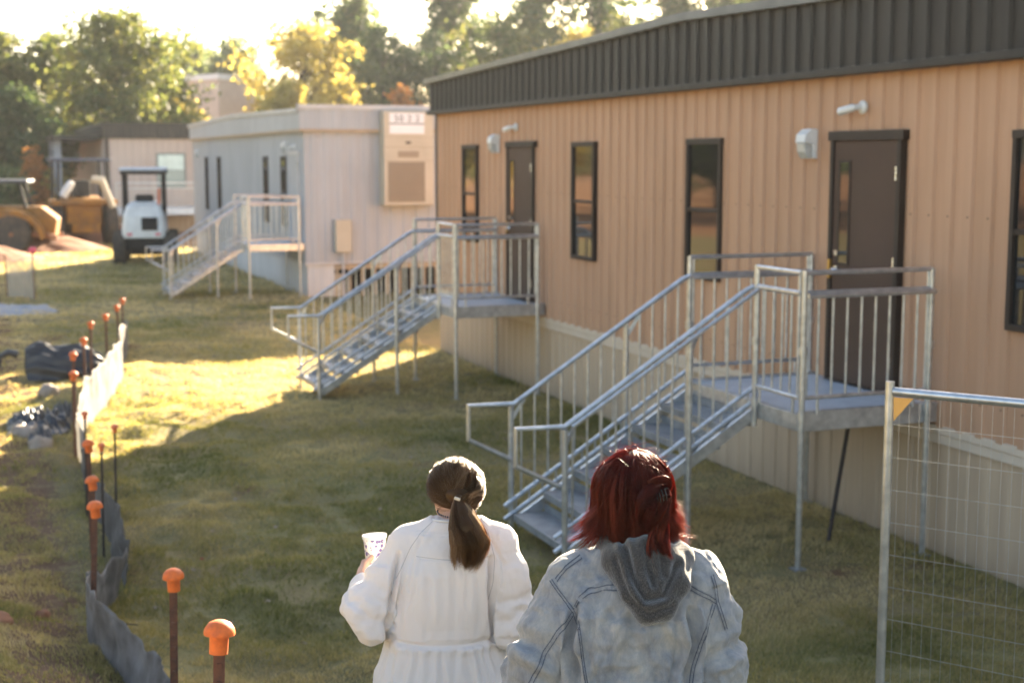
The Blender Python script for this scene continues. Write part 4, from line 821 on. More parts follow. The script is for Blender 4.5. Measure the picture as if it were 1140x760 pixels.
# ================================================================ PEOPLE
class SDF:
    def __init__(s,lo,hi,h): 
        s.lo=np.array(lo,float); s.h=h; s.n=np.ceil((np.array(hi)-lo)/h).astype(int)+1; s.f=np.full(s.n,.2,np.float32)
        s.ax=[s.lo[i]+h*np.arange(s.n[i]) for i in range(3)]
    def reg(s,lo,hi,m=.05):
        a=np.clip(np.floor((np.array(lo)-m-s.lo)/s.h).astype(int),0,s.n); b=np.clip(np.ceil((np.array(hi)+m-s.lo)/s.h).astype(int)+1,0,s.n)
        sl=tuple(slice(a[i],b[i]) for i in range(3)); return sl,np.meshgrid(*[s.ax[i][sl[i]] for i in range(3)],indexing='ij')
    def put(s,sl,d,k):
        f=s.f[sl]
        if k<=0: s.f[sl]=np.minimum(f,d); return
        hh=np.clip(.5+.5*(f-d)/k,0,1); s.f[sl]=(f*(1-hh)+d*hh-k*hh*(1-hh)).astype(np.float32)
    def cap(s,a,b,ra,rb,k=.02):
        a=np.array(a,float);b=np.array(b,float);r=max(ra,rb); sl,(X,Y,Z)=s.reg(np.minimum(a,b)-r,np.maximum(a,b)+r)
        d=b-a; t=np.clip(((X-a[0])*d[0]+(Y-a[1])*d[1]+(Z-a[2])*d[2])/d.dot(d),0,1)
        s.put(sl,np.sqrt((X-a[0]-t*d[0])**2+(Y-a[1]-t*d[1])**2+(Z-a[2]-t*d[2])**2)-(ra+(rb-ra)*t),k); return s
    def chain(s,pts,rs,k=.02):
        for i in range(len(pts)-1): s.cap(pts[i],pts[i+1],rs[i],rs[i+1],k)
        return s
    def ell(s,c,r,k=.02,rot=None,sub=False):
        c=np.array(c,float);r=np.array(r,float);m=r.max(); sl,(X,Y,Z)=s.reg(c-m,c+m); x,y,z=X-c[0],Y-c[1],Z-c[2]
        if rot is not None:
            Rm=np.array(rot.to_matrix()); x,y,z=[Rm[0,i]*x+Rm[1,i]*y+Rm[2,i]*z for i in range(3)]
        q=np.sqrt((x/r[0])**2+(y/r[1])**2+(z/r[2])**2)+1e-6; g=np.sqrt((x/r[0]**2)**2+(y/r[1]**2)**2+(z/r[2]**2)**2)+1e-6; d=q*(q-1)/g
        if sub: s.f[sl]=np.maximum(s.f[sl],-d).astype(np.float32)
        else: s.put(sl,d,k)
        return s
    def loft(s,st,k=.02,p=2.3):
        """st: (z,cx,cy,rx,ry) rising"""
        st=np.array(st,float); lo=[(st[:,1]-st[:,3]).min(),(st[:,2]-st[:,4]).min(),st[0,0]]; hi=[(st[:,1]+st[:,3]).max(),(st[:,2]+st[:,4]).max(),st[-1,0]]
        sl,(X,Y,Z)=s.reg(lo,hi); z=s.ax[2][sl[2]]; cx,cy,rx,ry=[np.interp(z,st[:,0],st[:,i])[None,None,:] for i in (1,2,3,4)]
        # ease the kinks between stations
        q=(np.abs((X-cx)/rx)**p+np.abs((Y-cy)/ry)**p)**(1/p); d=(q-1)*np.minimum(rx,ry); e=np.maximum(st[0,0]-Z,Z-st[-1,0]); d=np.maximum(d,e); s.put(sl,d,k); return s
    def mesh(s):
        f=s.f; S=f<0; n=f.shape
        c=[S[i:n[0]-1+i,j:n[1]-1+j,k:n[2]-1+k] for i in (0,1) for j in (0,1) for k in (0,1)]
        cnt=sum(x.astype(np.int8) for x in c); act=(cnt>0)&(cnt<8); idx=np.argwhere(act); N_=len(idx); vid=np.full(act.shape,-1,np.int32); vid[act]=np.arange(N_)
        acc=np.zeros((N_,3));num=np.zeros(N_); cor=[(i,j,k) for i in (0,1) for j in (0,1) for k in (0,1)]
        val=[f[idx[:,0]+i,idx[:,1]+j,idx[:,2]+k] for (i,j,k) in cor]
        for a in range(8):
            for b in range(a+1,8):
                dd=[cor[b][t]-cor[a][t] for t in range(3)]
                if sum(abs(x) for x in dd)!=1: continue
                va,vb=val[a],val[b]; m=(va<0)!=(vb<0); t=np.where(m,va/(va-vb+1e-12),0)
                p=np.array(cor[a])+t[:,None]*np.array(dd); acc[m]+=p[m]; num+=m
        V=(idx+acc/num[:,None])*s.h+s.lo; F=[]
        for ax in range(3):
            o=[1 if i==ax else 0 for i in range(3)]; A=S[:n[0]-o[0],:n[1]-o[1],:n[2]-o[2]]; B=S[o[0]:,o[1]:,o[2]:]
            e=np.argwhere(A!=B); u,v=[i for i in range(3) if i!=ax]; e=e[(e[:,u]>0)&(e[:,v]>0)&(e[:,u]<n[u]-1)&(e[:,v]<n[v]-1)]
            ins=A[e[:,0],e[:,1],e[:,2]]; U=np.eye(3,dtype=int)[u]; Vv=np.eye(3,dtype=int)[v]
            q=[vid[tuple((e-U-Vv).T)],vid[tuple((e-Vv).T)],vid[tuple(e.T)],vid[tuple((e-U).T)]]
            Q=np.stack(q,-1); flip=ins if ax!=1 else ~ins; Q[~flip]=Q[~flip][:,::-1]; F.append(Q)
        F=np.concatenate(F); F=F[(F>=0).all(1)]; return V,F
def smooth_v(V,F,it=2,w=.5):
    E=np.concatenate([F[:,[0,1]],F[:,[1,2]],F[:,[2,3]],F[:,[3,0]]]); n=len(V); deg=np.bincount(E.ravel(),minlength=n)[:,None].astype(float); deg[deg==0]=1
    for _ in range(it):
        A=np.stack([np.bincount(E[:,0],V[E[:,1],c],n)+np.bincount(E[:,1],V[E[:,0],c],n) for c in range(3)],-1)/deg; V=V*(1-w)+A*w
    return V
def vnormals(V,F):
    nr=np.cross(V[F[:,2]]-V[F[:,0]],V[F[:,3]]-V[F[:,1]]); a=np.zeros_like(V)
    for i in range(4):
        for c in range(3): a[:,c]+=np.bincount(F[:,i],nr[:,c],len(V))
    return a/(np.linalg.norm(a,axis=1)[:,None]+1e-9)
def n3(P,sc,seed=0,o=3):
    """cheap 3d noise from three planar slices, about -1..1"""
    x,y,z=(P*np.array(sc)).T; return (fbm(x+z*.37,y+z*.81,seed,o)+fbm(y+x*.41+7,z-x*.33,seed+31,o)+fbm(z+3,x+y*.57,seed+57,o))*2/3*1.6-1.6
def ridge_n(P,sc,seed,o=3): return 1-2*np.abs(n3(P,sc,seed,o))
def crease(P,sc,seed,w=.10): return np.exp(-(n3(P,sc,seed,3)/w)**2)
def gauss(x,c,w): return np.exp(-((x-c)/w)**2)
def cut_below(V,F,fn):
    k=fn(V); F=F[k[F].all(1)]; u,inv=np.unique(F,return_inverse=True); return V[u],inv.reshape(F.shape)
def seg_dist(P,pts):
    """distance to a polyline and the arc position of the nearest point"""
    best=np.full(len(P),9.);arc=np.zeros(len(P));L=0
    for a,b in zip(pts[:-1],pts[1:]):
        a=np.array(a);b=np.array(b);d=b-a;l=np.linalg.norm(d);t=np.clip(((P-a)@d)/l**2,0,1);dd=np.linalg.norm(P-a-t[:,None]*d,axis=1);m=dd<best;best[m]=dd[m];arc[m]=(L+t*l)[m];L+=l
    return best,arc
# ---- skin, hair materials
SKIN=M_cloth('skin',(.62,.36,.26),(.56,.31,.22),scale=12,weave=300,rough=.5,bs=.1,sheen=0)
def M_hair(name,cols,tr,trc,rough=.32):
    m,t,p,o=nt(name); a=t.nodes.new('ShaderNodeAttribute'); a.attribute_name='rnd'; col=ramp(t,a.outputs['Fac'],[(i/(len(cols)-1),c) for i,c in enumerate(cols)]); t.links.new(col,p.inputs['Base Color'])
    p.inputs['Roughness'].default_value=rough; p.inputs['Specular IOR Level'].default_value=.32; p.inputs['Specular Tint'].default_value=rgb(tuple(min(1,c*1.6+.15) for c in trc)); x=t.nodes.new('ShaderNodeBsdfTranslucent'); x.inputs[0].default_value=rgb(trc); mx=t.nodes.new('ShaderNodeMixShader'); mx.inputs[0].default_value=tr
    t.links.new(p.outputs[0],mx.inputs[1]); t.links.new(x.outputs[0],mx.inputs[2]); t.links.new(mx.outputs[0],o.inputs[0]); return m
def strands(name,PT,r0,mat,par,rng,seedr=None):
    """PT (n,k,3) strand points -> thin three sided tubes"""
    n,k,_=PT.shape; T_=np.gradient(PT,axis=1); T_/=np.linalg.norm(T_,axis=2)[:,:,None]+1e-9; ref=np.array([.31,.52,.79]); A=np.cross(T_,ref); A/=np.linalg.norm(A,axis=2)[:,:,None]+1e-9; B=np.cross(T_,A)
    r=(r0*rng.uniform(.7,1.3,(n,1))*np.interp(np.linspace(0,1,k),[0,.1,.7,1],[.8,1,1,.15])[None,:])[:,:,None]
    V=np.stack([PT+r*(A*math.cos(a)+B*math.sin(a)) for a in (0,2*PI/3,4*PI/3)],2).reshape(-1,3)
    i,j=np.meshgrid(np.arange(n),np.arange(k-1),indexing='ij'); base=((i*k+j)*3).ravel(); F=np.concatenate([np.stack([base+q,base+(q+1)%3,base+3+(q+1)%3,base+3+q],-1) for q in range(3)])
    o=npmesh(name,V,F,mat,par); rr=rng.random(n) if seedr is None else np.asarray(seedr); cv=CL.get('v'); rr=np.clip(rr*(.12+1.9*cv**1.3) if cv is not None and len(cv)==n else rr,0,1); setattr_f(o,'rnd',np.repeat(rr,k*3)); return o
def hand(sd,wr,fw,up,side,curl,k=.006,hold=None):
    """five fingers; wr wrist, fw towards the finger tips, up back-of-hand normal, side towards the thumb"""
    wr=np.array(wr,float);fw,up,side=[np.array(v,float)/np.linalg.norm(v) for v in (fw,up,side)]
    sd.cap(wr,wr+fw*.045+side*.010,.021,.020,.012); sd.cap(wr+fw*.02-side*.016,wr+fw*.075-side*.024,.015,.012,.012); sd.cap(wr+fw*.02+side*.01,wr+fw*.08+side*.022,.016,.012,.012); sd.cap(wr+fw*.03,wr+fw*.08,.016,.013,.014)
    for (o_,l,r) in ((.026,.068,.0085),(.009,.076,.0088),(-.009,.071,.0085),(-.026,.056,.0078)):
        p=wr+fw*.08+side*o_; a=0.; pts=[p]
        for q,ll in enumerate((.45,.30,.25)):
            a+=curl*(.8 if q==0 else 1.); p=p+(fw*math.cos(a)-up*math.sin(a))*l*ll; pts.append(p)
        sd.chain(pts,[r,r*.95,r*.9,r*.8],k)
    b=wr+fw*.022+side*.022-up*.006; m_=b+(fw*.6+side*.75-up*.25)*.036; e=m_+(fw*.9+side*.1-up*.45)*.034; sd.chain([b,m_,e],[.013,.0105,.009],k)
def body(H,pose,h=.0055,headyaw=0,headtilt=.2):
    """one continuous figure facing +y, standing; pose holds arm joints"""
    s=SDF((-.42,-.26,-.01),(.42,.42,H+.02),h); z=H
    s.loft([(.50*z,0,0,.150,.100),(.55*z,0,0,.15,.10),(.62*z,0,0,.120,.085),(.70*z,0,.005,.130,.095),(.76*z,0,0,.135,.09),(.795*z,0,-.005,.11,.065),(.82*z,0,-.01,.06,.05)],.03)
    hd=pose['head']; s.cap((0,-.012,.80*z),(hd[0],hd[1]-.01,hd[2]-.06),.056,.052,.02)
    q=Matrix.Rotation(headyaw,3,'Z')@Matrix.Rotation(-headtilt,3,'X')
    def HP(x,y,zz): v=q@Vector((x,y,zz)); return (hd[0]+v.x,hd[1]+v.y,hd[2]+v.z)
    rq=q.to_quaternion()
    s.ell(HP(0,-.005,.015),(.072,.090,.080),.02,rq); s.ell(HP(0,.028,-.035),(.058,.062,.075),.03,rq); s.cap(HP(0,.05,-.085),HP(0,.075,-.095),.025,.022,.02)
    s.cap(HP(0,.088,.005),HP(0,.103,-.028),.009,.013,.008); s.cap(HP(-.012,.094,-.032),HP(.012,.094,-.032),.009,.009,.006)
    for e in (-1,1):
        s.ell(HP(e*.032,.093,.004),(.016,.012,.011),0,rq,sub=True); s.ell(HP(e*.032,.078,.004),(.0125,.0125,.0125),0,rq)
        s.ell(HP(e*.076,-.002,-.005),(.009,.020,.031),.006,rq); s.cap(HP(e*.018,.094,.027),HP(e*.046,.084,.029),.006,.005,.008)
    s.cap(HP(-.018,.090,-.058),HP(.018,.090,-.058),.007,.007,.005); s.cap(HP(-.014,.089,-.068),HP(.014,.089,-.068),.008,.008,.005)
    for sg,k in ((-1,'L'),(1,'R')):
        sh,el,wr=pose['sh'+k],pose['el'+k],pose['wr'+k]; s.cap((0,0,sh[2]-.035),(sh[0],sh[1],sh[2]-.03),.05,.040,.03); s.chain([(sh[0],sh[1],sh[2]-.03),el,wr],[.040,.036,.026],.02)
        fwd=np.array(wr)-np.array(el); hv=pose.get('hand'+k) or (fwd,(sg,0,0.2),(0,.6,.5),.5); hand(s,wr,*hv)
        hx=.085*sg; st=pose.get('step'+k,0.); kn=(hx*1.05,.02+st*.5+max(st,0)*.1,.27*z); an=(hx*1.1,st-.02,.055*z)
        s.chain([(hx,0,.50*z),kn,an],[.092,.056,.038],.03); s.chain([kn,(hx*1.07,st*.8-.03,.18*z),an],[.05,.054,.036],.02)
        s.chain([(an[0],an[1]-.03,.032),(an[0],an[1]+.05,.035),(an[0]+sg*.01,an[1]+.15,.026)],[.032,.036,.024],.02)
    V,F=s.mesh(); V=smooth_v(V,F,1,.4); return V,F,HP
def trousers(H,pose,mat,par,h=.008,name='trousers',wide=1.15):
    s=SDF((-.30,-.30,.03),(.30,.40,.66*H),h); z=H; s.loft([(.48*z,-.01,0,.165,.12),(.53*z,-.012,0,.160,.118),(.575*z,-.015,0,.135,.10)],.03)
    for sg,k in ((-1,'L'),(1,'R')):
        hx=.085*sg; st=pose.get('step'+k,0.); kn=(hx*1.05,.02+st*.5+max(st,0)*.1,.27*z); an=(hx*1.1,st-.02,.065*z); s.chain([(hx,0,.50*z),kn,an],[.103,.075*wide,.062*wide],.03)
    V,F=s.mesh(); V=smooth_v(V,F,2); n=vnormals(V,F); V=V+n*(.005*ridge_n(V,(9,9,16),4))[:,None]; return npmesh(name,V,F,mat,par)
def shoes(pose,mat,par,sole):
    for sg,k in ((-1,'L'),(1,'R')):
        st=pose.get('step'+k,0.); x=.085*sg*1.1; y=st-.02; s=SDF((x-.09,y-.12,-.01),(x+.09,y+.26,.16),.005)
        s.chain([(x,y-.04,.045),(x,y+.05,.048),(x+sg*.01,y+.17,.036)],[.042,.045,.034],.02); s.cap((x,y-.01,.05),(x,y-.01,.105),.043,.045,.02)
        V,F=s.mesh(); V[:,2]=np.maximum(V[:,2],.012); sh_=npmesh('shoe',V,F,mat,par)
        m=MB(); m.prism([(x+a,y+b) for a,b in ((-.042,-.075),(.042,-.075),(.048,.05),(.046+sg*.01,.15),(sg*.01,.205),(-.046+sg*.01,.15),(-.048,.05))],'z',-.004,.016); m.build('sole',sole,sh_)
def ribbon(name,pts,w,bvh,par,mat,lift=.0015,n=60,ray=(0,1,0),dash=False):
    """stitched seam laid on the cloth: path in x,z seen from behind"""
    P=[Vector(p) for p in pts]; out=[]
    L=[0]
    for a,b in zip(P[:-1],P[1:]): L.append(L[-1]+(b-a).length)
    for i in range(n):
        t=L[-1]*i/(n-1); j=max(k for k in range(len(L)) if L[k]<=t+1e-9); j=min(j,len(P)-2); q=P[j].lerp(P[j+1],(t-L[j])/(L[j+1]-L[j])); out.append(q)
    for _ in range(3): out=[out[0]]+[(out[i-1]+out[i]*2+out[i+1])/4 for i in range(1,n-1)]+[out[-1]]
    V=[];ok=[]
    for i,q in enumerate(out):
        t=(out[min(i+1,n-1)]-out[max(i-1,0)]).normalized(); s=Vector((-t.z,0,t.x)).normalized(); 
        for e in (-.5,.5):
            o=q+s*w*e; hit=bvh.ray_cast(Vector((o.x,-1,o.z)),Vector(ray)); 
            if hit[0] is None: V.append(None)
            else: V.append(hit[0]+hit[1]*lift)
    F=[];VV=[];mp={}
    for i in range(n-1):
        if dash and i%2: continue
        q=[2*i,2*i+1,2*i+3,2*i+2]
        if any(V[k] is None for k in q): continue
        if max((V[q[0]]-V[q[2]]).length,(V[q[1]]-V[q[3]]).length)>.03: continue
        f=[]
        for k in q:
            if k not in mp: mp[k]=len(VV); VV.append(tuple(V[k]))
            f.append(mp[k])
        F.append(tuple(f))
    me=bpy.data.meshes.new(name); me.from_pydata(VV,[],F); return link_mesh(name,me,mat,par,True)
def bvh_of(V,F): return BVHTree.FromPolygons([tuple(v) for v in V],[tuple(f) for f in F])
CL={}
def clumpy(PT,rng,amp,freq,nc=60):
    n,k,_=PT.shape; mid=PT[:,min(k-1,k//2+1)]; sd_=mid[rng.integers(0,n,nc)]; c=np.array([int(np.argmin(((sd_-q)**2).sum(1)+rng.random(nc)*1e-5)) for q in mid]); CL['v']=rng.random(nc)[c]; off=rng.normal(0,1,(nc,1,3)); ph=rng.uniform(0,6,(nc,1,1)); t=np.linspace(0,1,k)[None,:,None]
    return PT+off[c]*amp*t**1.2*(1+.0*t)+np.sin(t*freq+ph[c])*amp*.5*t*off[c][:,:,[1,2,0]]+rng.normal(0,1,(n,1,3))*amp*.35*t
# ================================================================ PERSON IN WHITE BLOUSE
def person_a():
    p=W(507,4.6); g=gz(p.x,p.y); H=1.60
    root=thing('person',(p.x,p.y,g),'person with brown ponytail in loose white blouse holding a patterned cup','person',rz=-YAW+.03)
    hd=(-.006,.045,1.450)
    wL=(-.330,.165,1.105)
    pose=dict(head=hd,shL=(-.155,0,1.305),elL=(-.280,-.035,1.06),wrL=wL,shR=(.145,0,1.305),elR=(.180,-.035,1.05),wrR=(.130,.10,.89),stepL=.16,stepR=-.14,
      handL=((.05,.92,.30),(-1,.05,0),(0,-.30,1),.78),handR=((-.35,.8,-.5),(1,.3,.1),(0,.5,.8),.5))
    V,F,HP=body(H,pose,headyaw=.42,headtilt=.30); npmesh('body',V,F,SKIN,root)
    trousers(H,pose,M_cloth('blue_jeans',(.10,.14,.22),(.07,.10,.17)),root); shoes(pose,MT['black'],root,MT['white'])
    # blouse
    s=SDF((-.47,-.30,.58),(.40,.42,1.40),.0044)
    s.loft([(.64,-.03,0,.265,.20),(.84,-.042,-.005,.232,.175),(.970,-.05,-.01,.178,.142),(.990,-.05,-.01,.172,.136),(1.09,-.035,-.012,.170,.140),(1.21,-.018,-.012,.176,.135),(1.29,-.005,-.010,.155,.108),(1.345,-.003,-.012,.108,.078),(1.372,-.003,-.016,.082,.066)],.03)
    s.chain([(-.09,-.01,1.315),(-.158,-.005,1.285),(-.222,-.02,1.18),(-.272,-.03,1.085)],[.056,.060,.064,.068],.025); s.ell((-.285,-.035,1.065),(.068,.072,.066),.03); s.ell((-.283,-.05,1.020),(.054,.058,.043),.02); s.chain([(-.290,-.01,1.07),(-.312,.07,1.075),(-.328,.145,1.098)],[.064,.050,.033],.03)
    s.chain([(.08,-.01,1.315),(.132,-.005,1.285),(.158,-.02,1.17),(.177,-.035,1.06)],[.056,.062,.062,.066],.025); s.ell((.170,-.03,1.005),(.064,.066,.064),.03); s.chain([(.172,-.03,1.02),(.155,.04,.95),(.132,.09,.90)],[.062,.052,.034],.03)
    V,F=s.mesh(); V=smooth_v(V,F,3,.5); nr=vnormals(V,F); x,y,z=V.T
    dL,aL=seg_dist(V,[(-.155,0,1.305),(-.295,-.03,1.06),(-.33,.165,1.10)]); dR,aR=seg_dist(V,[(.145,0,1.305),(.180,-.035,1.04),(.13,.10,.89)]); dT=np.maximum(np.abs(x)-.165,0)
    arm=np.clip((np.abs(x+.035)-.145)/.03,0,1)*np.clip((z-.94)/.03,0,1)*(z<1.31); tor=1-arm
    ph=x*1.0+.02*n3(V,(5,5,5),3)
    pleat=np.sin(ph*150+2.2*n3(V,(9,9,3),8))*.5+.5*n3(V,(26,26,3.2),5)
    back=np.clip((1.262-z)/.06,0,1)*np.clip((z-.99)/.04,0,1)
    D=tor*back*.0042*pleat+tor*(back*.018*n3(V,(13,13,2.6),9))
    gath=np.clip((.98-z)/.02,0,1)*np.clip(1.1-(.98-z)*2.0,.25,1); ang=np.arctan2(x+.045,-y)
    D+=tor*gath*(.0045*np.sin(ang*26+4*n3(V,(4,4,4),2)+5*n3(V,(12,12,1.5),6))+.011*n3(V,(15,15,1.6),12))
    D-=tor*.006*gauss(z,.982,.006); D+=tor*.0055*gauss(z,.963,.012)*(.5+.8*np.abs(np.sin(ang*55)))
    # back yoke and raglan seams
    yk=1.265-.35*np.clip(np.abs(x)-.05,0,1)**2+.0*x; D-=tor*.0028*gauss(z,yk,.004)*(y<0)*(np.abs(x)<.12)
    for sg in (-1,1):
        q,_=seg_dist(V[:,[0,2]]*np.array([sg,1]),[(.072,1.378),(.115,1.31),(.145,1.24),(.150,1.16)]); D-=(y<0.02)*.0030*gauss(q,0,.004); D+=(y<.02)*.0015*gauss(q,.012,.006)
    puff=ridge_n(V,(7,7,7),21)*.013+n3(V,(16,16,9),25)*.008+ridge_n(V,(17,17,11),27)*.0018; D+=arm*np.clip((1.28-z)/.06,.2,1)*puff
    # creases across the elbow and gathers towards the cuffs
    for (aa,dd,L0) in ((aL,dL,.28),(aR,dR,.25)):
        m_=arm*(dd<.12); D+=m_*.0075*gauss(aa,L0,.07)*np.sin(aa*95+5*n3(V,(9,9,9),31)); c_=np.clip((aa-L0-.05)/.10,0,1); D+=m_*c_*.005*np.sin(8*np.arctan2(z-np.interp(aa,[.28,.48],[1.03,1.09]),x)*2)
    for pts in ([(-.190,1.27),(-.203,1.19),(-.222,1.10),(-.236,1.0)],[(.108,1.26),(.102,1.17),(.108,1.08),(.118,.98)]):
        q,_=seg_dist(V[:,[0,2]],pts); e_=(y<.0)*np.clip((1.30-z)/.07,0,1); D-=e_*.020*gauss(q,0,.006); D+=e_*.007*gauss(q,.017,.009)
    D+=(y<.02)*(z>1.0)*(z<1.34)*.0035*ridge_n(V,(22,22,7),41)
    ar_=arm*np.clip((1.27-z)/.05,.15,1); D+=ar_*.0045*crease(V,(9,9,6),71,.11)+tor*(z>.99)*(z<1.33)*(y<0)*.0045*crease(V,(12,8,2.4),73,.12)+tor*(z<.97)*.005*crease(V,(13,9,1.8),75,.12)+arm*.0015*crease(V,(19,19,13),77,.12)
    V=V+nr*D[:,None]; V=smooth_v(V,F,1,.3); bl=cloth=M_cloth('white_blouse_cloth',(.72,.69,.67),(.68,.65,.63),trans=.20,scale=3,weave=700,rough=.9,bs=.25,tcol=(.85,.80,.76),sheen=.2)
    bo=npmesh('blouse',V,F,cloth,root)
    bv=bvh_of(V,F); thr=M('blouse_seam',(.50,.48,.47),(.46,.44,.43),rough=.9)
    for pts in ([(-.080,0,1.370),(-.12,0,1.335),(-.151,0,1.29),(-.176,0,1.236),(-.198,0,1.19)],[(.075,0,1.370),(.105,0,1.33),(.124,0,1.26),(.118,0,1.18),(.10,0,1.11)],[(-.131,0,1.268),(0,0,1.262),(.112,0,1.268)]): ribbon('seam',pts,.0022,bv,bo,thr,.0004)
    m=MB(); m.tube([(-.003+.078*math.cos(a),-.014+.066*math.sin(a),1.370-.008*math.sin(a)) for a in np.linspace(0,2*PI,40)],.0045,8,False); m.build('neck_binding',cloth,bo,True)
    # necklace
    m=MB()
    for k in range(46):
        a=2*PI*k/46; c=(.064*math.cos(a),.000+.064*math.sin(a),1.394+.0-.02*math.sin(a)*-1*.4-(.018*max(math.sin(a),0))); m.lathe(c,[(.0006,-.0035),(.0035,0),(.0006,.0035)],6)
    m.build('necklace',MT['ink'],root)
    # glasses
    m=MB(); gm=MT['ink']
    for e in (-1,1):
        m.tube([HP(e*.033+.021*math.cos(a),.104,.002+.017*math.sin(a)) for a in np.linspace(0,2*PI,20)],.0016,5,False); m.tube([HP(e*.055,.102,.006),HP(e*.078,.06,.008),HP(e*.080,-.005,.006)],.0016,5)
    m.tube([HP(-.012,.106,.004),HP(.012,.106,.004)],.0016,5); m.build('glasses',gm,root,True)
    # hair: cap, swept strands, twist, ponytail
    rng=np.random.default_rng(3); HB=M_hair('brown_hair',[(.024,.012,.007),(.068,.035,.019),(.15,.084,.045),(.36,.23,.13)],.28,(.70,.40,.17))
    q=Matrix.Rotation(.42,3,'Z')@Matrix.Rotation(-.30,3,'X'); Q=np.array(q); hc=np.array(HP(0,-.004,.010)); G=np.array((.002,-.092,1.460)) # gather point behind head
    hs=SDF((-.16,-.20,1.33),(.18,.17,1.65),.005); hs.ell(hc,(.077,.095,.084),0,q.to_quaternion()); hs.ell(G+(-.0,.035,.0),(.036,.03,.028),.03)
    # open the face side
    V,F=hs.mesh(); loc=(V-hc)@Q; V,F=cut_below(V,F,lambda v:(((v-hc)@Q)[:,1]<.052+.25*np.clip(((v-hc)@Q)[:,2]+.02,-.1,.09))&(((v-hc)@Q)[:,2]>-.075))
    V=V+vnormals(V,F)*(.0025*ridge_n(V,(30,30,30),3))[:,None]; hairo=npmesh('hair',V,F,HB,root); setattr_f(hairo,'rnd',np.full(len(V),.22))
    def env(d,th): # d unit dirs in head axes -> world radius point
        R3=np.array([.078,.096,.085])+th; k=1/np.sqrt(((d/R3)**2).sum(-1,keepdims=True)); return hc+(d*k)@Q.T
    n=5200; d=rng.normal(0,1,(n*3,3)); d/=np.linalg.norm(d,axis=1)[:,None]; keep=(d[:,1]<.50+.5*np.clip(d[:,2],-.2,1))&(d[:,2]>-.62)&~((np.abs(d[:,0])>.72)&(d[:,2]<-.22)&(d[:,1]>-.35)); d=d[keep][:n]; n=len(d)
    gd=(G-hc)@Q; gd/=np.linalg.norm(gd); K=14; t=np.linspace(0,1,K); lay=rng.uniform(0,1,n)
    om=np.arccos(np.clip(d@gd,-.999,.999)); so_=np.sin(om)
    PT=np.zeros((n,K,3)); dt=gd+rng.normal(0,.16,(n,3)); dt/=np.linalg.norm(dt,axis=1)[:,None]
    for i,tt in enumerate(t):
        dd=d*(np.sin((1-tt)*om)/so_)[:,None]+dt*(np.sin(tt*om)/so_)[:,None]; dd[:,2]-=.16*math.sin(PI*tt)*(np.abs(d[:,0])>.4); dd/=np.linalg.norm(dd,axis=1)[:,None]
        PT[:,i]=env(dd,(.004+.012*lay*math.sin(PI*min(tt,.75)) )[:,None]+.004)
    wl=fbm(d[:,0]*6+9,d[:,2]*6+4,5,3); PT+= (np.sin(t*9)[None,:]*.0022)[:,:,None]*rng.normal(0,1,(n,1,3)); PT=clumpy(PT,rng,.0040,9,120)
    strands('hair_strands',PT,.00068,HB,hairo,rng,.10+.75*wl*rng.uniform(.5,1.2,n))
    # loose flyaways
    n=260; k=rng.integers(0,len(PT),n); FL=PT[k].copy(); FL+= ((FL-hc)*rng.uniform(.02,.10,(n,1,1)))*np.sin(t*PI)[None,:,None]+rng.normal(0,.006,(n,1,3))*t[None,:,None]; strands('flyaway_hair',FL,.00045,HB,hairo,rng)
    # side twist right of the clip
    n=1100; tt=np.linspace(0,1,12); cl=np.array([(.064,-.010,1.49),(.078,-.045,1.486),(.074,-.085,1.474),(.048,-.112,1.462),(.020,-.115,1.450),(.022,-.118,1.425)]); ci=np.stack([np.interp(tt,np.linspace(0,1,6),cl[:,c]) for c in range(3)],-1)
    a0=rng.uniform(0,2*PI,n); rr=.026*np.sqrt(rng.random(n)); PT=np.zeros((n,12,3))
    for i in range(12): a=a0+i*.45; PT[:,i]=ci[i]+np.stack([np.cos(a)*rr*.6,np.cos(a)*rr*.5+0*a,np.sin(a)*rr],-1)*(1-.25*i/11)
    strands('hair_twist',clumpy(PT,rng,.002,5,40),.0007,HB,hairo,rng,rng.random(n)*.7)
    # ponytail
    n=3600; K=18; t=np.linspace(0,1,K); ct=np.array([G+(.006,-.012,0),(.022,-.145,1.420),(.036,-.175,1.370),(.046,-.185,1.325),(.034,-.188,1.255)]); ci=np.stack([np.interp(t,[0,.2,.45,.72,1],ct[:,c]) for c in range(3)],-1)
    wid=np.interp(t,[0,.12,.4,.65,.85,1],[.016,.032,.054,.060,.047,.022]); a0=rng.uniform(0,2*PI,n); rr=np.sqrt(rng.random(n)); L=rng.uniform(.72,1.0,n)**.8
    PT=np.zeros((n,K,3))
    for i in range(K):
        ti=np.clip(t[i]*L,0,1); c=np.stack([np.interp(ti,t,ci[:,k]) for k in range(3)],-1); w_=np.interp(ti,t,wid); a=a0+ti*.8; PT[:,i]=c+np.stack([np.cos(a)*rr*w_,np.sin(a)*rr*w_*.55,np.zeros(n)],-1)
    ws=np.sin(t[None,:]*11+a0[:,None]*2)*.003*t[None,:]; PT[:,:,0]+=ws; PT=clumpy(PT,rng,.0095,7,46)
    strands('ponytail',PT,.00075,HB,root,rng,.12+.5*rng.random(n)+.35*(np.cos(a0)>.3))  # right-hand strands coloured lighter, sunlit side put into the colour
    s=SDF((-.06,-.25,1.24),(.14,-.07,1.50),.005); s.chain([tuple(G+(.006,-.012,0)),(.022,-.138,1.415),(.034,-.165,1.375),(.042,-.175,1.34),(.038,-.178,1.29)],[.014,.022,.032,.030,.014],.02); V,F=s.mesh(); c=npmesh('ponytail_core',V,F,HB,root); setattr_f(c,'rnd',np.full(len(V),.15)); c.parent=hairo
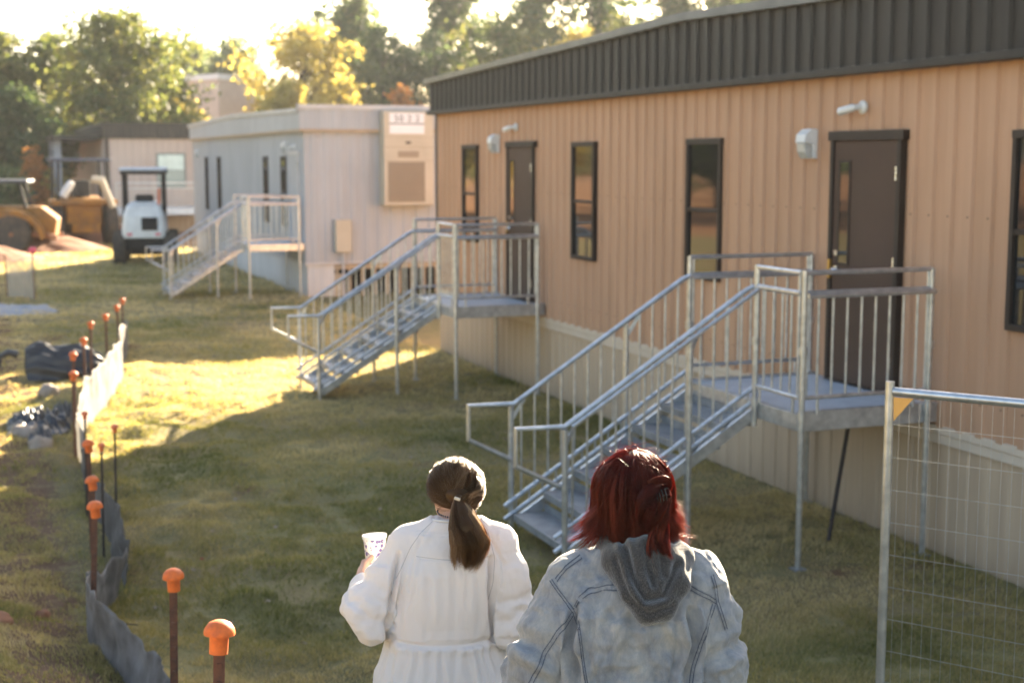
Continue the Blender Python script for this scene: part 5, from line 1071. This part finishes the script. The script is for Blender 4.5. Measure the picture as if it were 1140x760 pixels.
    m=MB(); m.box((-.010,-.005,-.0045),(.010,.004,.0045)); b=m.build('hair_clip',MT['acm'],root,bevel=.002); b.location=tuple(G+(.001,-.030,.004)); b.rotation_euler=(.1,.35,0)
    # cup in the hand
    cx=Vector((-.284,.248,1.122)); cw=root.matrix_basis@cx
    cup=thing('cup',(p.x,p.y,g),'white lidless cup with small purple and brown pattern in the left hand','cup')
    Mr=Matrix.Rotation(-YAW+.03,4,'Z'); c0=Vector((p.x,p.y,g))+Mr@cx; cup.location=c0; cup.rotation_euler=(-.08,-.06,-YAW)
    m,t_,pb,o_=nt('cup_pattern'); v=coords(t_); vo=N(t_,'ShaderNodeTexVoronoi',Scale=70); t_.links.new(v,vo.inputs['Vector']); col=ramp(t_,vo.outputs['Distance'],[(.44,(.13,.10,.26)),(.52,(.72,.66,.62))]); n2=noise_n(t_,v,45,2); col=mixc(t_,ramp(t_,n2,[(.40,(0,0,0)),(.44,(1,1,1))]),(.76,.74,.73),col); t_.links.new(col,pb.inputs['Base Color']); pb.inputs['Roughness'].default_value=.3
    mm=MB(); mm.lathe((0,0,0),[(.001,0),(.030,0),(.034,.004),(.0405,.118),(.0415,.121),(.0395,.121),(.036,.10),(.031,.008),(.001,.006)],32); mm.build('cup_wall',m,cup,True)
    mm=MB(); mm.lathe((0,0,0),[(.0425,.112),(.0435,.119),(.0425,.1245),(.0388,.1245),(.0388,.1222),(.0418,.1215)],32); mm.build('rim',MT['white'],cup,True)
    mm=MB(); mm.lathe((0,0,.098),[(.001,0),(.0355,0),(.0355,.001),(.001,.001)],28); mm.build('drink',M('coffee',(.06,.03,.018),rough=.1),cup)
person_a()
# ================================================================ PERSON IN DENIM JACKET
def person_b():
    p=W(705,3.92); g=gz(p.x,p.y); H=1.70
    root=thing('person',(p.x,p.y,g),'person with loose bright red hair in oversized pale denim jacket and grey hood','person',rz=-YAW-.02)
    hd=(-.005,.045,1.565)
    pose=dict(head=hd,shL=(-.165,0,1.365),elL=(-.265,-.05,1.09),wrL=(-.215,.14,.94),shR=(.180,0,1.365),elR=(.245,-.05,1.09),wrR=(.19,.13,.94),stepL=-.12,stepR=.17,
      handL=((.3,.8,-.2),(-1,.2,.2),(.1,.3,1),.6),handR=((-.3,.8,-.2),(1,.2,.2),(0,.3,1),.6))
    V,F,HP=body(H,pose,h=.006,headyaw=-.05,headtilt=.18); npmesh('body',V,F,SKIN,root)
    trousers(H,pose,M_cloth('black_leggings',(.03,.03,.035),(.02,.02,.024)),root,wide=.95); shoes(pose,MT['white'],root,MT['white'])
    s=SDF((-.46,-.30,.66),(.43,.34,1.50),.0044)
    s.loft([(.68,0,0,.235,.175),(.74,0,0,.245,.185),(.95,0,-.005,.236,.178),(1.10,0,-.01,.228,.170),(1.24,0.01,-.015,.215,.158),(1.33,.012,-.015,.185,.125),(1.39,.012,-.012,.130,.090),(1.43,.01,-.010,.088,.072)],.035)
    s.chain([(-.09,-.01,1.36),(-.160,-.01,1.325),(-.207,-.025,1.22),(-.258,-.05,1.09),(-.272,-.02,1.04),(-.22,.13,.95)],[.070,.076,.076,.077,.072,.052],.03)
    s.chain([(.11,-.01,1.36),(.178,-.01,1.325),(.215,-.025,1.22),(.246,-.05,1.09),(.25,-.02,1.04),(.20,.12,.95)],[.070,.078,.077,.075,.070,.052],.03)
    V,F=s.mesh(); V=smooth_v(V,F,3,.5); nr=vnormals(V,F); x,y,z=V.T
    dL,aL=seg_dist(V,[(-.175,0,1.365),(-.285,-.05,1.09),(-.225,.14,.94)]); dR,aR=seg_dist(V,[(.175,0,1.365),(.245,-.05,1.09),(.18,.13,.94)])
    arm=np.clip((np.abs(x)-.20)/.03,0,1)*(z<1.34); tor=1-arm
    D=.012*n3(V,(9,9,5),3)+.0095*ridge_n(V,(8,8,11),7)+.0055*n3(V,(24,24,16),9,2)
    # vertical folds falling from the yoke beside the sleeves
    for sg,cx_ in ((-1,.150),(1,.155)):
        q,_=seg_dist(V[:,[0,2]]*np.array([sg,1]),[(cx_-.002,1.29),(cx_+.010,1.20),(cx_-.012,1.08)]); D+=(y<0)*(-.026*gauss(q,0,.012)+.014*gauss(q,.026,.014))*np.clip((1.305-z)/.04,0,1)*np.clip((z-1.04)/.08,0,1)
        q,_=seg_dist(V[:,[0,2]]*np.array([sg,1]),[(cx_-.045,1.265),(cx_-.03,1.19),(cx_-.055,1.10)]); D+=(y<0)*(-.009*gauss(q,0,.009)+.005*gauss(q,.02,.012))*np.clip((1.28-z)/.04,0,1)
    for sg in (-1,1):
        q,_=seg_dist(V[:,[0,2]]*np.array([sg,1]),[(.03,1.25),(.10,1.12),(.13,.98)]); D+=(y<0)*.006*np.sin(q*120)*np.exp(-q*14)
    for (aa,dd) in ((aL,dL),(aR,dR)): D+=arm*.009*gauss(aa,.27,.10)*np.sin(aa*78+4*n3(V,(7,7,7),31))
    D+=.010*np.minimum(0,ridge_n(V@np.array([[.8,0,.6],[0,1,0],[-.6,0,.8]]),(13,9,5),61)-.1)*(.4+.6*arm)+.004*ridge_n(V,(30,30,18),63)
    D+=tor*.0065*crease(V,(6,6,4.2),81,.10)+arm*np.clip((1.33-z)/.06,.1,1)*.0085*crease(V,(7,7,9),83,.11)+np.clip((1.36-z)/.05,.2,1)*.003*crease(V,(17,17,13),85,.12)
    D-=.003*gauss(z,.74,.005)
    V=V+nr*D[:,None]; V=smooth_v(V,F,1,.3); bv=bvh_of(V,F)
    m,t,pb,o=nt('pale_denim'); v=coords(t); f=noise_n(t,coords(t,(1,1,.6)),15,8,.75,.4); f2=noise_n(t,coords(t,(1,1,.45)),38,5,.7); col=ramp(t,f,[(.30,(.15,.155,.175)),(.45,(.24,.24,.25)),(.57,(.33,.315,.295)),(.72,(.40,.36,.31))]); col=mixc(t,ramp(t,f2,[(.35,(.55,.55,.55)),(.65,(0,0,0))]),col,(.20,.20,.20))
    t.links.new(col,pb.inputs['Base Color']); pb.inputs['Roughness'].default_value=.92; pb.inputs['Specular IOR Level'].default_value=.15; pb.inputs['Sheen Weight'].default_value=.25
    wv=N(t,'ShaderNodeTexWave',Scale=150,Distortion=1.5); mp=t.nodes.new('ShaderNodeMapping'); mp.inputs['Rotation'].default_value=(0,.7,0); t.links.new(v,mp.inputs[0]); t.links.new(mp.outputs[0],wv.inputs['Vector']); hh=mixc(t,.6,wv.outputs['Fac'],f2); bump(t,hh,pb,.35,.0015)
    jk=npmesh('denim_jacket',V,F,m,root)
    st=M('seam_stitching',(.045,.052,.075),(.11,.115,.13),rough=.9,scale=260); stp=M('worn_seam',(.27,.265,.265),(.17,.175,.19),rough=.9,scale=120)
    def seam(pts,w=.011):
        a=np.array(pts,float); ribbon('seam',pts,w*1.6,bv,jk,stp,.0010,90)
        t_=a[-1]-a[0]; t_/=np.linalg.norm(t_); o_=np.array([-t_[2],0,t_[0]])*w*.5
        for e in (-1,1): ribbon('stitching',[tuple(q+o_*e) for q in a],(.0024),bv,jk,st,.0018,110,dash=False)
    seam([(-.162,0,1.280),(-.145,0,1.319),(-.12,0,1.337),(-.075,0,1.350),(-.025,0,1.355),(.04,0,1.357),(.10,0,1.356),(.165,0,1.346),(.211,0,1.322),(.232,0,1.305)])
    seam([(-.224,0,1.351),(-.19,0,1.315),(-.162,0,1.280),(-.150,0,1.245)],.007); seam([(.222,0,1.375),(.232,0,1.34),(.236,0,1.303),(.250,0,1.262),(.262,0,1.225)],.007)
    seam([(-.162,0,1.278),(-.205,0,1.225),(-.242,0,1.163),(-.283,0,1.072)],.010)
    seam([(-.140,0,1.415),(-.182,0,1.387),(-.209,0,1.353)],.007); seam([(.226,0,1.30),(.198,0,1.225),(.168,0,1.131),(.145,0,.98)],.008); seam([(-.150,0,1.27),(-.140,0,1.18),(-.110,0,1.0)],.005)
    m2=MB(); m2.tube([(.083*math.cos(a),-.010+.068*math.sin(a),1.428+.004*math.sin(a)) for a in np.linspace(0,2*PI,36)],.012,8,False); m2.build('collar',m,jk,True)
    # hood of the knit jumper lying on the back
    hs=SDF((-.22,-.28,1.22),(.24,.12,1.54),.005)
    hs.chain([(-.050,.05,1.450),(-.060,-.020,1.452),(-.048,-.090,1.415),(.000,-.165,1.350),(.035,-.185,1.303),(.078,-.180,1.312),(.118,-.145,1.368),(.137,-.055,1.418),(.105,.04,1.450)],[.028,.033,.034,.033,.030,.032,.035,.036,.028],.025)
    hs.ell((.045,-.105,1.400),(.090,.060,.090),.035); hs.cap((.01,-.10,1.435),(.03,-.175,1.335),.035,.030,.03); hs.cap((.07,-.10,1.435),(.07,-.165,1.35),.035,.028,.03)
    V,F=hs.mesh(); V=smooth_v(V,F,2,.5); nr=vnormals(V,F); xx,zz=V[:,0],V[:,2]
    D=np.zeros(len(V))
    for pts,dp,w_ in (([(-.02,1.46),(-.005,1.40),(.03,1.345),(.08,1.355),(.115,1.42)],.014,.009),([(.035,1.47),(.04,1.42),(.055,1.375)],.010,.008),([(-.045,1.43),(-.015,1.35),(.04,1.305),(.10,1.33)],.006,.007),([(.075,1.46),(.08,1.40)],.007,.007)):
        q,_=seg_dist(V[:,[0,2]],pts); D-=(V[:,1]<-.03)*dp*gauss(q,0,w_); D+=(V[:,1]<-.03)*dp*.4*gauss(q,w_*2.2,w_)
    D+=.004*n3(V,(14,14,14),5); V=V+nr*D[:,None]; V=smooth_v(V,F,1,.3)
    m,t,pb,o=nt('heather_grey_knit'); v=coords(t,(1,1,.55)); f=noise_n(t,v,330,3,.8); col=ramp(t,f,[(.36,(.015,.014,.015)),(.52,(.050,.045,.042)),(.68,(.13,.115,.10))]); t.links.new(col,pb.inputs['Base Color']); pb.inputs['Roughness'].default_value=1; pb.inputs['Sheen Weight'].default_value=.5; pb.inputs['Specular IOR Level'].default_value=.1; bump(t,noise_n(t,v,260,2),pb,.8,.003)
    npmesh('hood',V,F,m,root)
    # hair
    rng=np.random.default_rng(8); HR=M_hair('red_hair',[(.012,.005,.005),(.038,.010,.009),(.085,.018,.014),(.24,.05,.028)],.26,(.85,.14,.05),.36)
    hc=np.array((.010,.030,1.584)); RX,RY,RZ=.104,.112,.118
    cs=SDF((-.20,-.20,1.38),(.20,.20,1.74),.006); cs.ell(hc,(.092,.099,.106),0); cs.loft([(1.425,.010,-.01,.062,.062),(1.455,.010,-.0,.072,.074),(1.50,.008,.012,.080,.084),(1.58,.010,.025,.086,.092)],.02)
    V,F=cs.mesh(); V,F=cut_below(V,F,lambda v:(v[:,1]<.085+.5*np.clip(v[:,2]-1.62,0,.1))); V=V+vnormals(V,F)*(.003*ridge_n(V,(26,26,9),3))[:,None]; ho=npmesh('hair',V,F,HR,root); setattr_f(ho,'rnd',np.full(len(V),.15))
    n=9500; K=18; az=rng.uniform(-2.25,2.25,n); th0=np.abs(rng.normal(0,1,n))*.55+.05; lay=rng.random(n); cr=np.array([.012,.02]) # whorl
    # azimuth 0 = straight back
    zend=1.440+.025*np.clip(np.abs(az),0,1)+.045*fbm(az*2.2,az*0,4)*1.2+rng.normal(0,.012,n)-.02*np.clip(np.abs(az)-1.1,0,1); zend-=.03*gauss(az,-.75,.25)
    PT=np.zeros((n,K,3)); t=np.linspace(0,1,K)
    for i,tt in enumerate(t):
        th=th0+(1.62-th0)*np.clip(tt/.62,0,1); dr=np.clip((tt-.62)/.38,0,1)
        rr=1+.035*lay; x=-np.sin(az)*np.sin(th)*-1; yb=-np.cos(az)*np.sin(th)
        X=hc[0]+np.sin(az)*np.sin(th)*RX*rr; Y=hc[1]+yb*RY*rr; Z=hc[2]+np.cos(th)*RZ*rr
        flare=1-.03*np.sin(dr*PI*.8)+.26*dr**2*np.clip((np.abs(az)-.9)/.8,0,1)+.03*dr
        X=hc[0]+(X-hc[0])*flare; Y=hc[1]+(Y-hc[1])*flare; Z=Z+(zend-Z)*dr**.9
        PT[:,i]=np.stack([X,Y,Z],-1)
    PT[:,:,0]+=(np.cos(th0*4)*.006)[:,None]*np.sin(t*PI)[None,:]
    wl=fbm(az*5,th0*2,6,3); PT=clumpy(PT,rng,.0075,6,130); PT[:,:,:2]+=(rng.normal(0,1,(n,1,2))*.0015); tips=np.clip(t-.8,0,1)[None,:,None]*rng.normal(0,.09,(n,1,3))*(np.abs(az)>.8)[:,None,None]*.5; PT+=tips
    strands('hair_strands',PT,.00072,HR,ho,rng,.05+.65*wl*rng.uniform(.6,1.3,n))
    # flicked side ends, left and right
    n=700; K=12; t=np.linspace(0,1,K); sg=np.where(rng.random(n)<.45,-1,1); a=rng.uniform(.95,1.7,n)*sg; z0=rng.uniform(1.49,1.60,n); P0=np.stack([hc[0]+np.sin(a)*.098,hc[1]-np.cos(a)*.105,z0],-1); out=np.stack([np.sin(a),-np.cos(a)*.6,np.zeros(n)],-1)
    ln=rng.uniform(.03,.085,n)*(1-.25*(sg>0)); zz_=np.minimum(z0-1.44,.09)
    PT=P0[:,None,:]+out[:,None,:]*(ln[:,None]*t[None,:]**1.9)[:,:,None]; PT[:,:,2]-=zz_[:,None]*t[None,:]**(.9); PT=clumpy(PT,rng,.010,4,60); [strands('hair_ends',PT[sg==q_],.00065,HR,ho,rng,.55+.6*rng.random(int((sg==q_).sum()))) for q_ in (-1,1)]  # brighter strand colour paints the sun highlight on these ends
    # flyaways over the crown
    n=420; K=10; t=np.linspace(0,1,K); d=rng.normal(0,1,(n,3)); d[:,2]=np.abs(d[:,2]); d[:,1]-=.4; d/=np.linalg.norm(d,axis=1)[:,None]; e=rng.normal(0,1,(n,3)); e-=(e*d).sum(1)[:,None]*d
    PT=hc+d[:,None,:]*np.array([RX,RY,RZ])*(1.02+.10*np.sin(t*PI)[None,:,None]*rng.uniform(.1,1,(n,1,1)))+e[:,None,:]*(t*.035)[None,:,None]; strands('flyaway_hair',PT,.0004,HR,ho,rng)
    # gathered tail folded up through a clip at the back
    def lock(cl,w,n,amp,tw=.3,nc=25,c0=.1,c1=.6,flat=.6):
        K=16; t=np.linspace(0,1,K); cl=np.array(cl,float); u=np.linspace(0,1,len(cl)); ci=np.stack([np.interp(t,u,cl[:,c]) for c in range(3)],-1)
        for _ in range(2): ci[1:-1]=(ci[:-2]+2*ci[1:-1]+ci[2:])/4
        wi=np.interp(t,np.linspace(0,1,len(w)),w); T_=np.gradient(ci,axis=0); T_/=np.linalg.norm(T_,axis=1)[:,None]; A=np.cross(T_,np.array([0,1.,.2])); A/=np.linalg.norm(A,axis=1)[:,None]+1e-6; B=np.cross(T_,A)
        a=rng.uniform(0,2*PI,n); r=np.sqrt(rng.random(n)); PT=np.zeros((n,K,3))
        for i in range(K): aa=a+tw*i*.3; PT[:,i]=ci[i]+A[i]*(np.cos(aa)*r*wi[i])[:,None]+B[i]*(np.sin(aa)*r*wi[i]*flat)[:,None]
        return strands('hair_lock',clumpy(PT,rng,amp,5,nc),.00072,HR,ho,rng,c0+(c1-c0)*rng.random(n))
    lock([(.045,-.10,1.640),(.062,-.128,1.654),(.088,-.118,1.654),(.098,-.090,1.634),(.088,-.095,1.607)],[.008,.011,.012,.011,.008],520,.003,1.2,c0=.3,c1=.95)
    lock([(.075,-.095,1.634),(.050,-.125,1.622),(.032,-.140,1.592),(.028,-.140,1.552),(.040,-.125,1.517)],[.012,.024,.031,.026,.012],1700,.0035,.5,c0=.05,c1=.40)
    lock([(.082,-.100,1.630),(.085,-.120,1.607),(.080,-.130,1.567),(.070,-.125,1.522)],[.012,.020,.022,.010],900,.006,.6,c0=.2,c1=.8)
    lock([(.075,-.105,1.572),(.080,-.125,1.522),(.078,-.135,1.487),(.090,-.150,1.459)],[.012,.014,.012,.006],500,.009,.6,c0=.3,c1=1.)  # right lock, sun highlight put into its brighter strand colour
    lock([(.055,-.115,1.532),(.050,-.135,1.487),(.055,-.150,1.452)],[.010,.010,.005],260,.007,.4,c0=.2,c1=.9)
    m=MB()
    for k in range(5): m.tube([(.052+k*.008,-.118,1.612+.004*k),(.056+k*.008,-.138,1.602+.003*k),(.058+k*.008,-.130,1.588)],.002,6)
    m.tube([(.048,-.118,1.614),(.092,-.112,1.628)],.003,6); m.build('claw_clip',MT['bronze'],ho,True)
person_b()
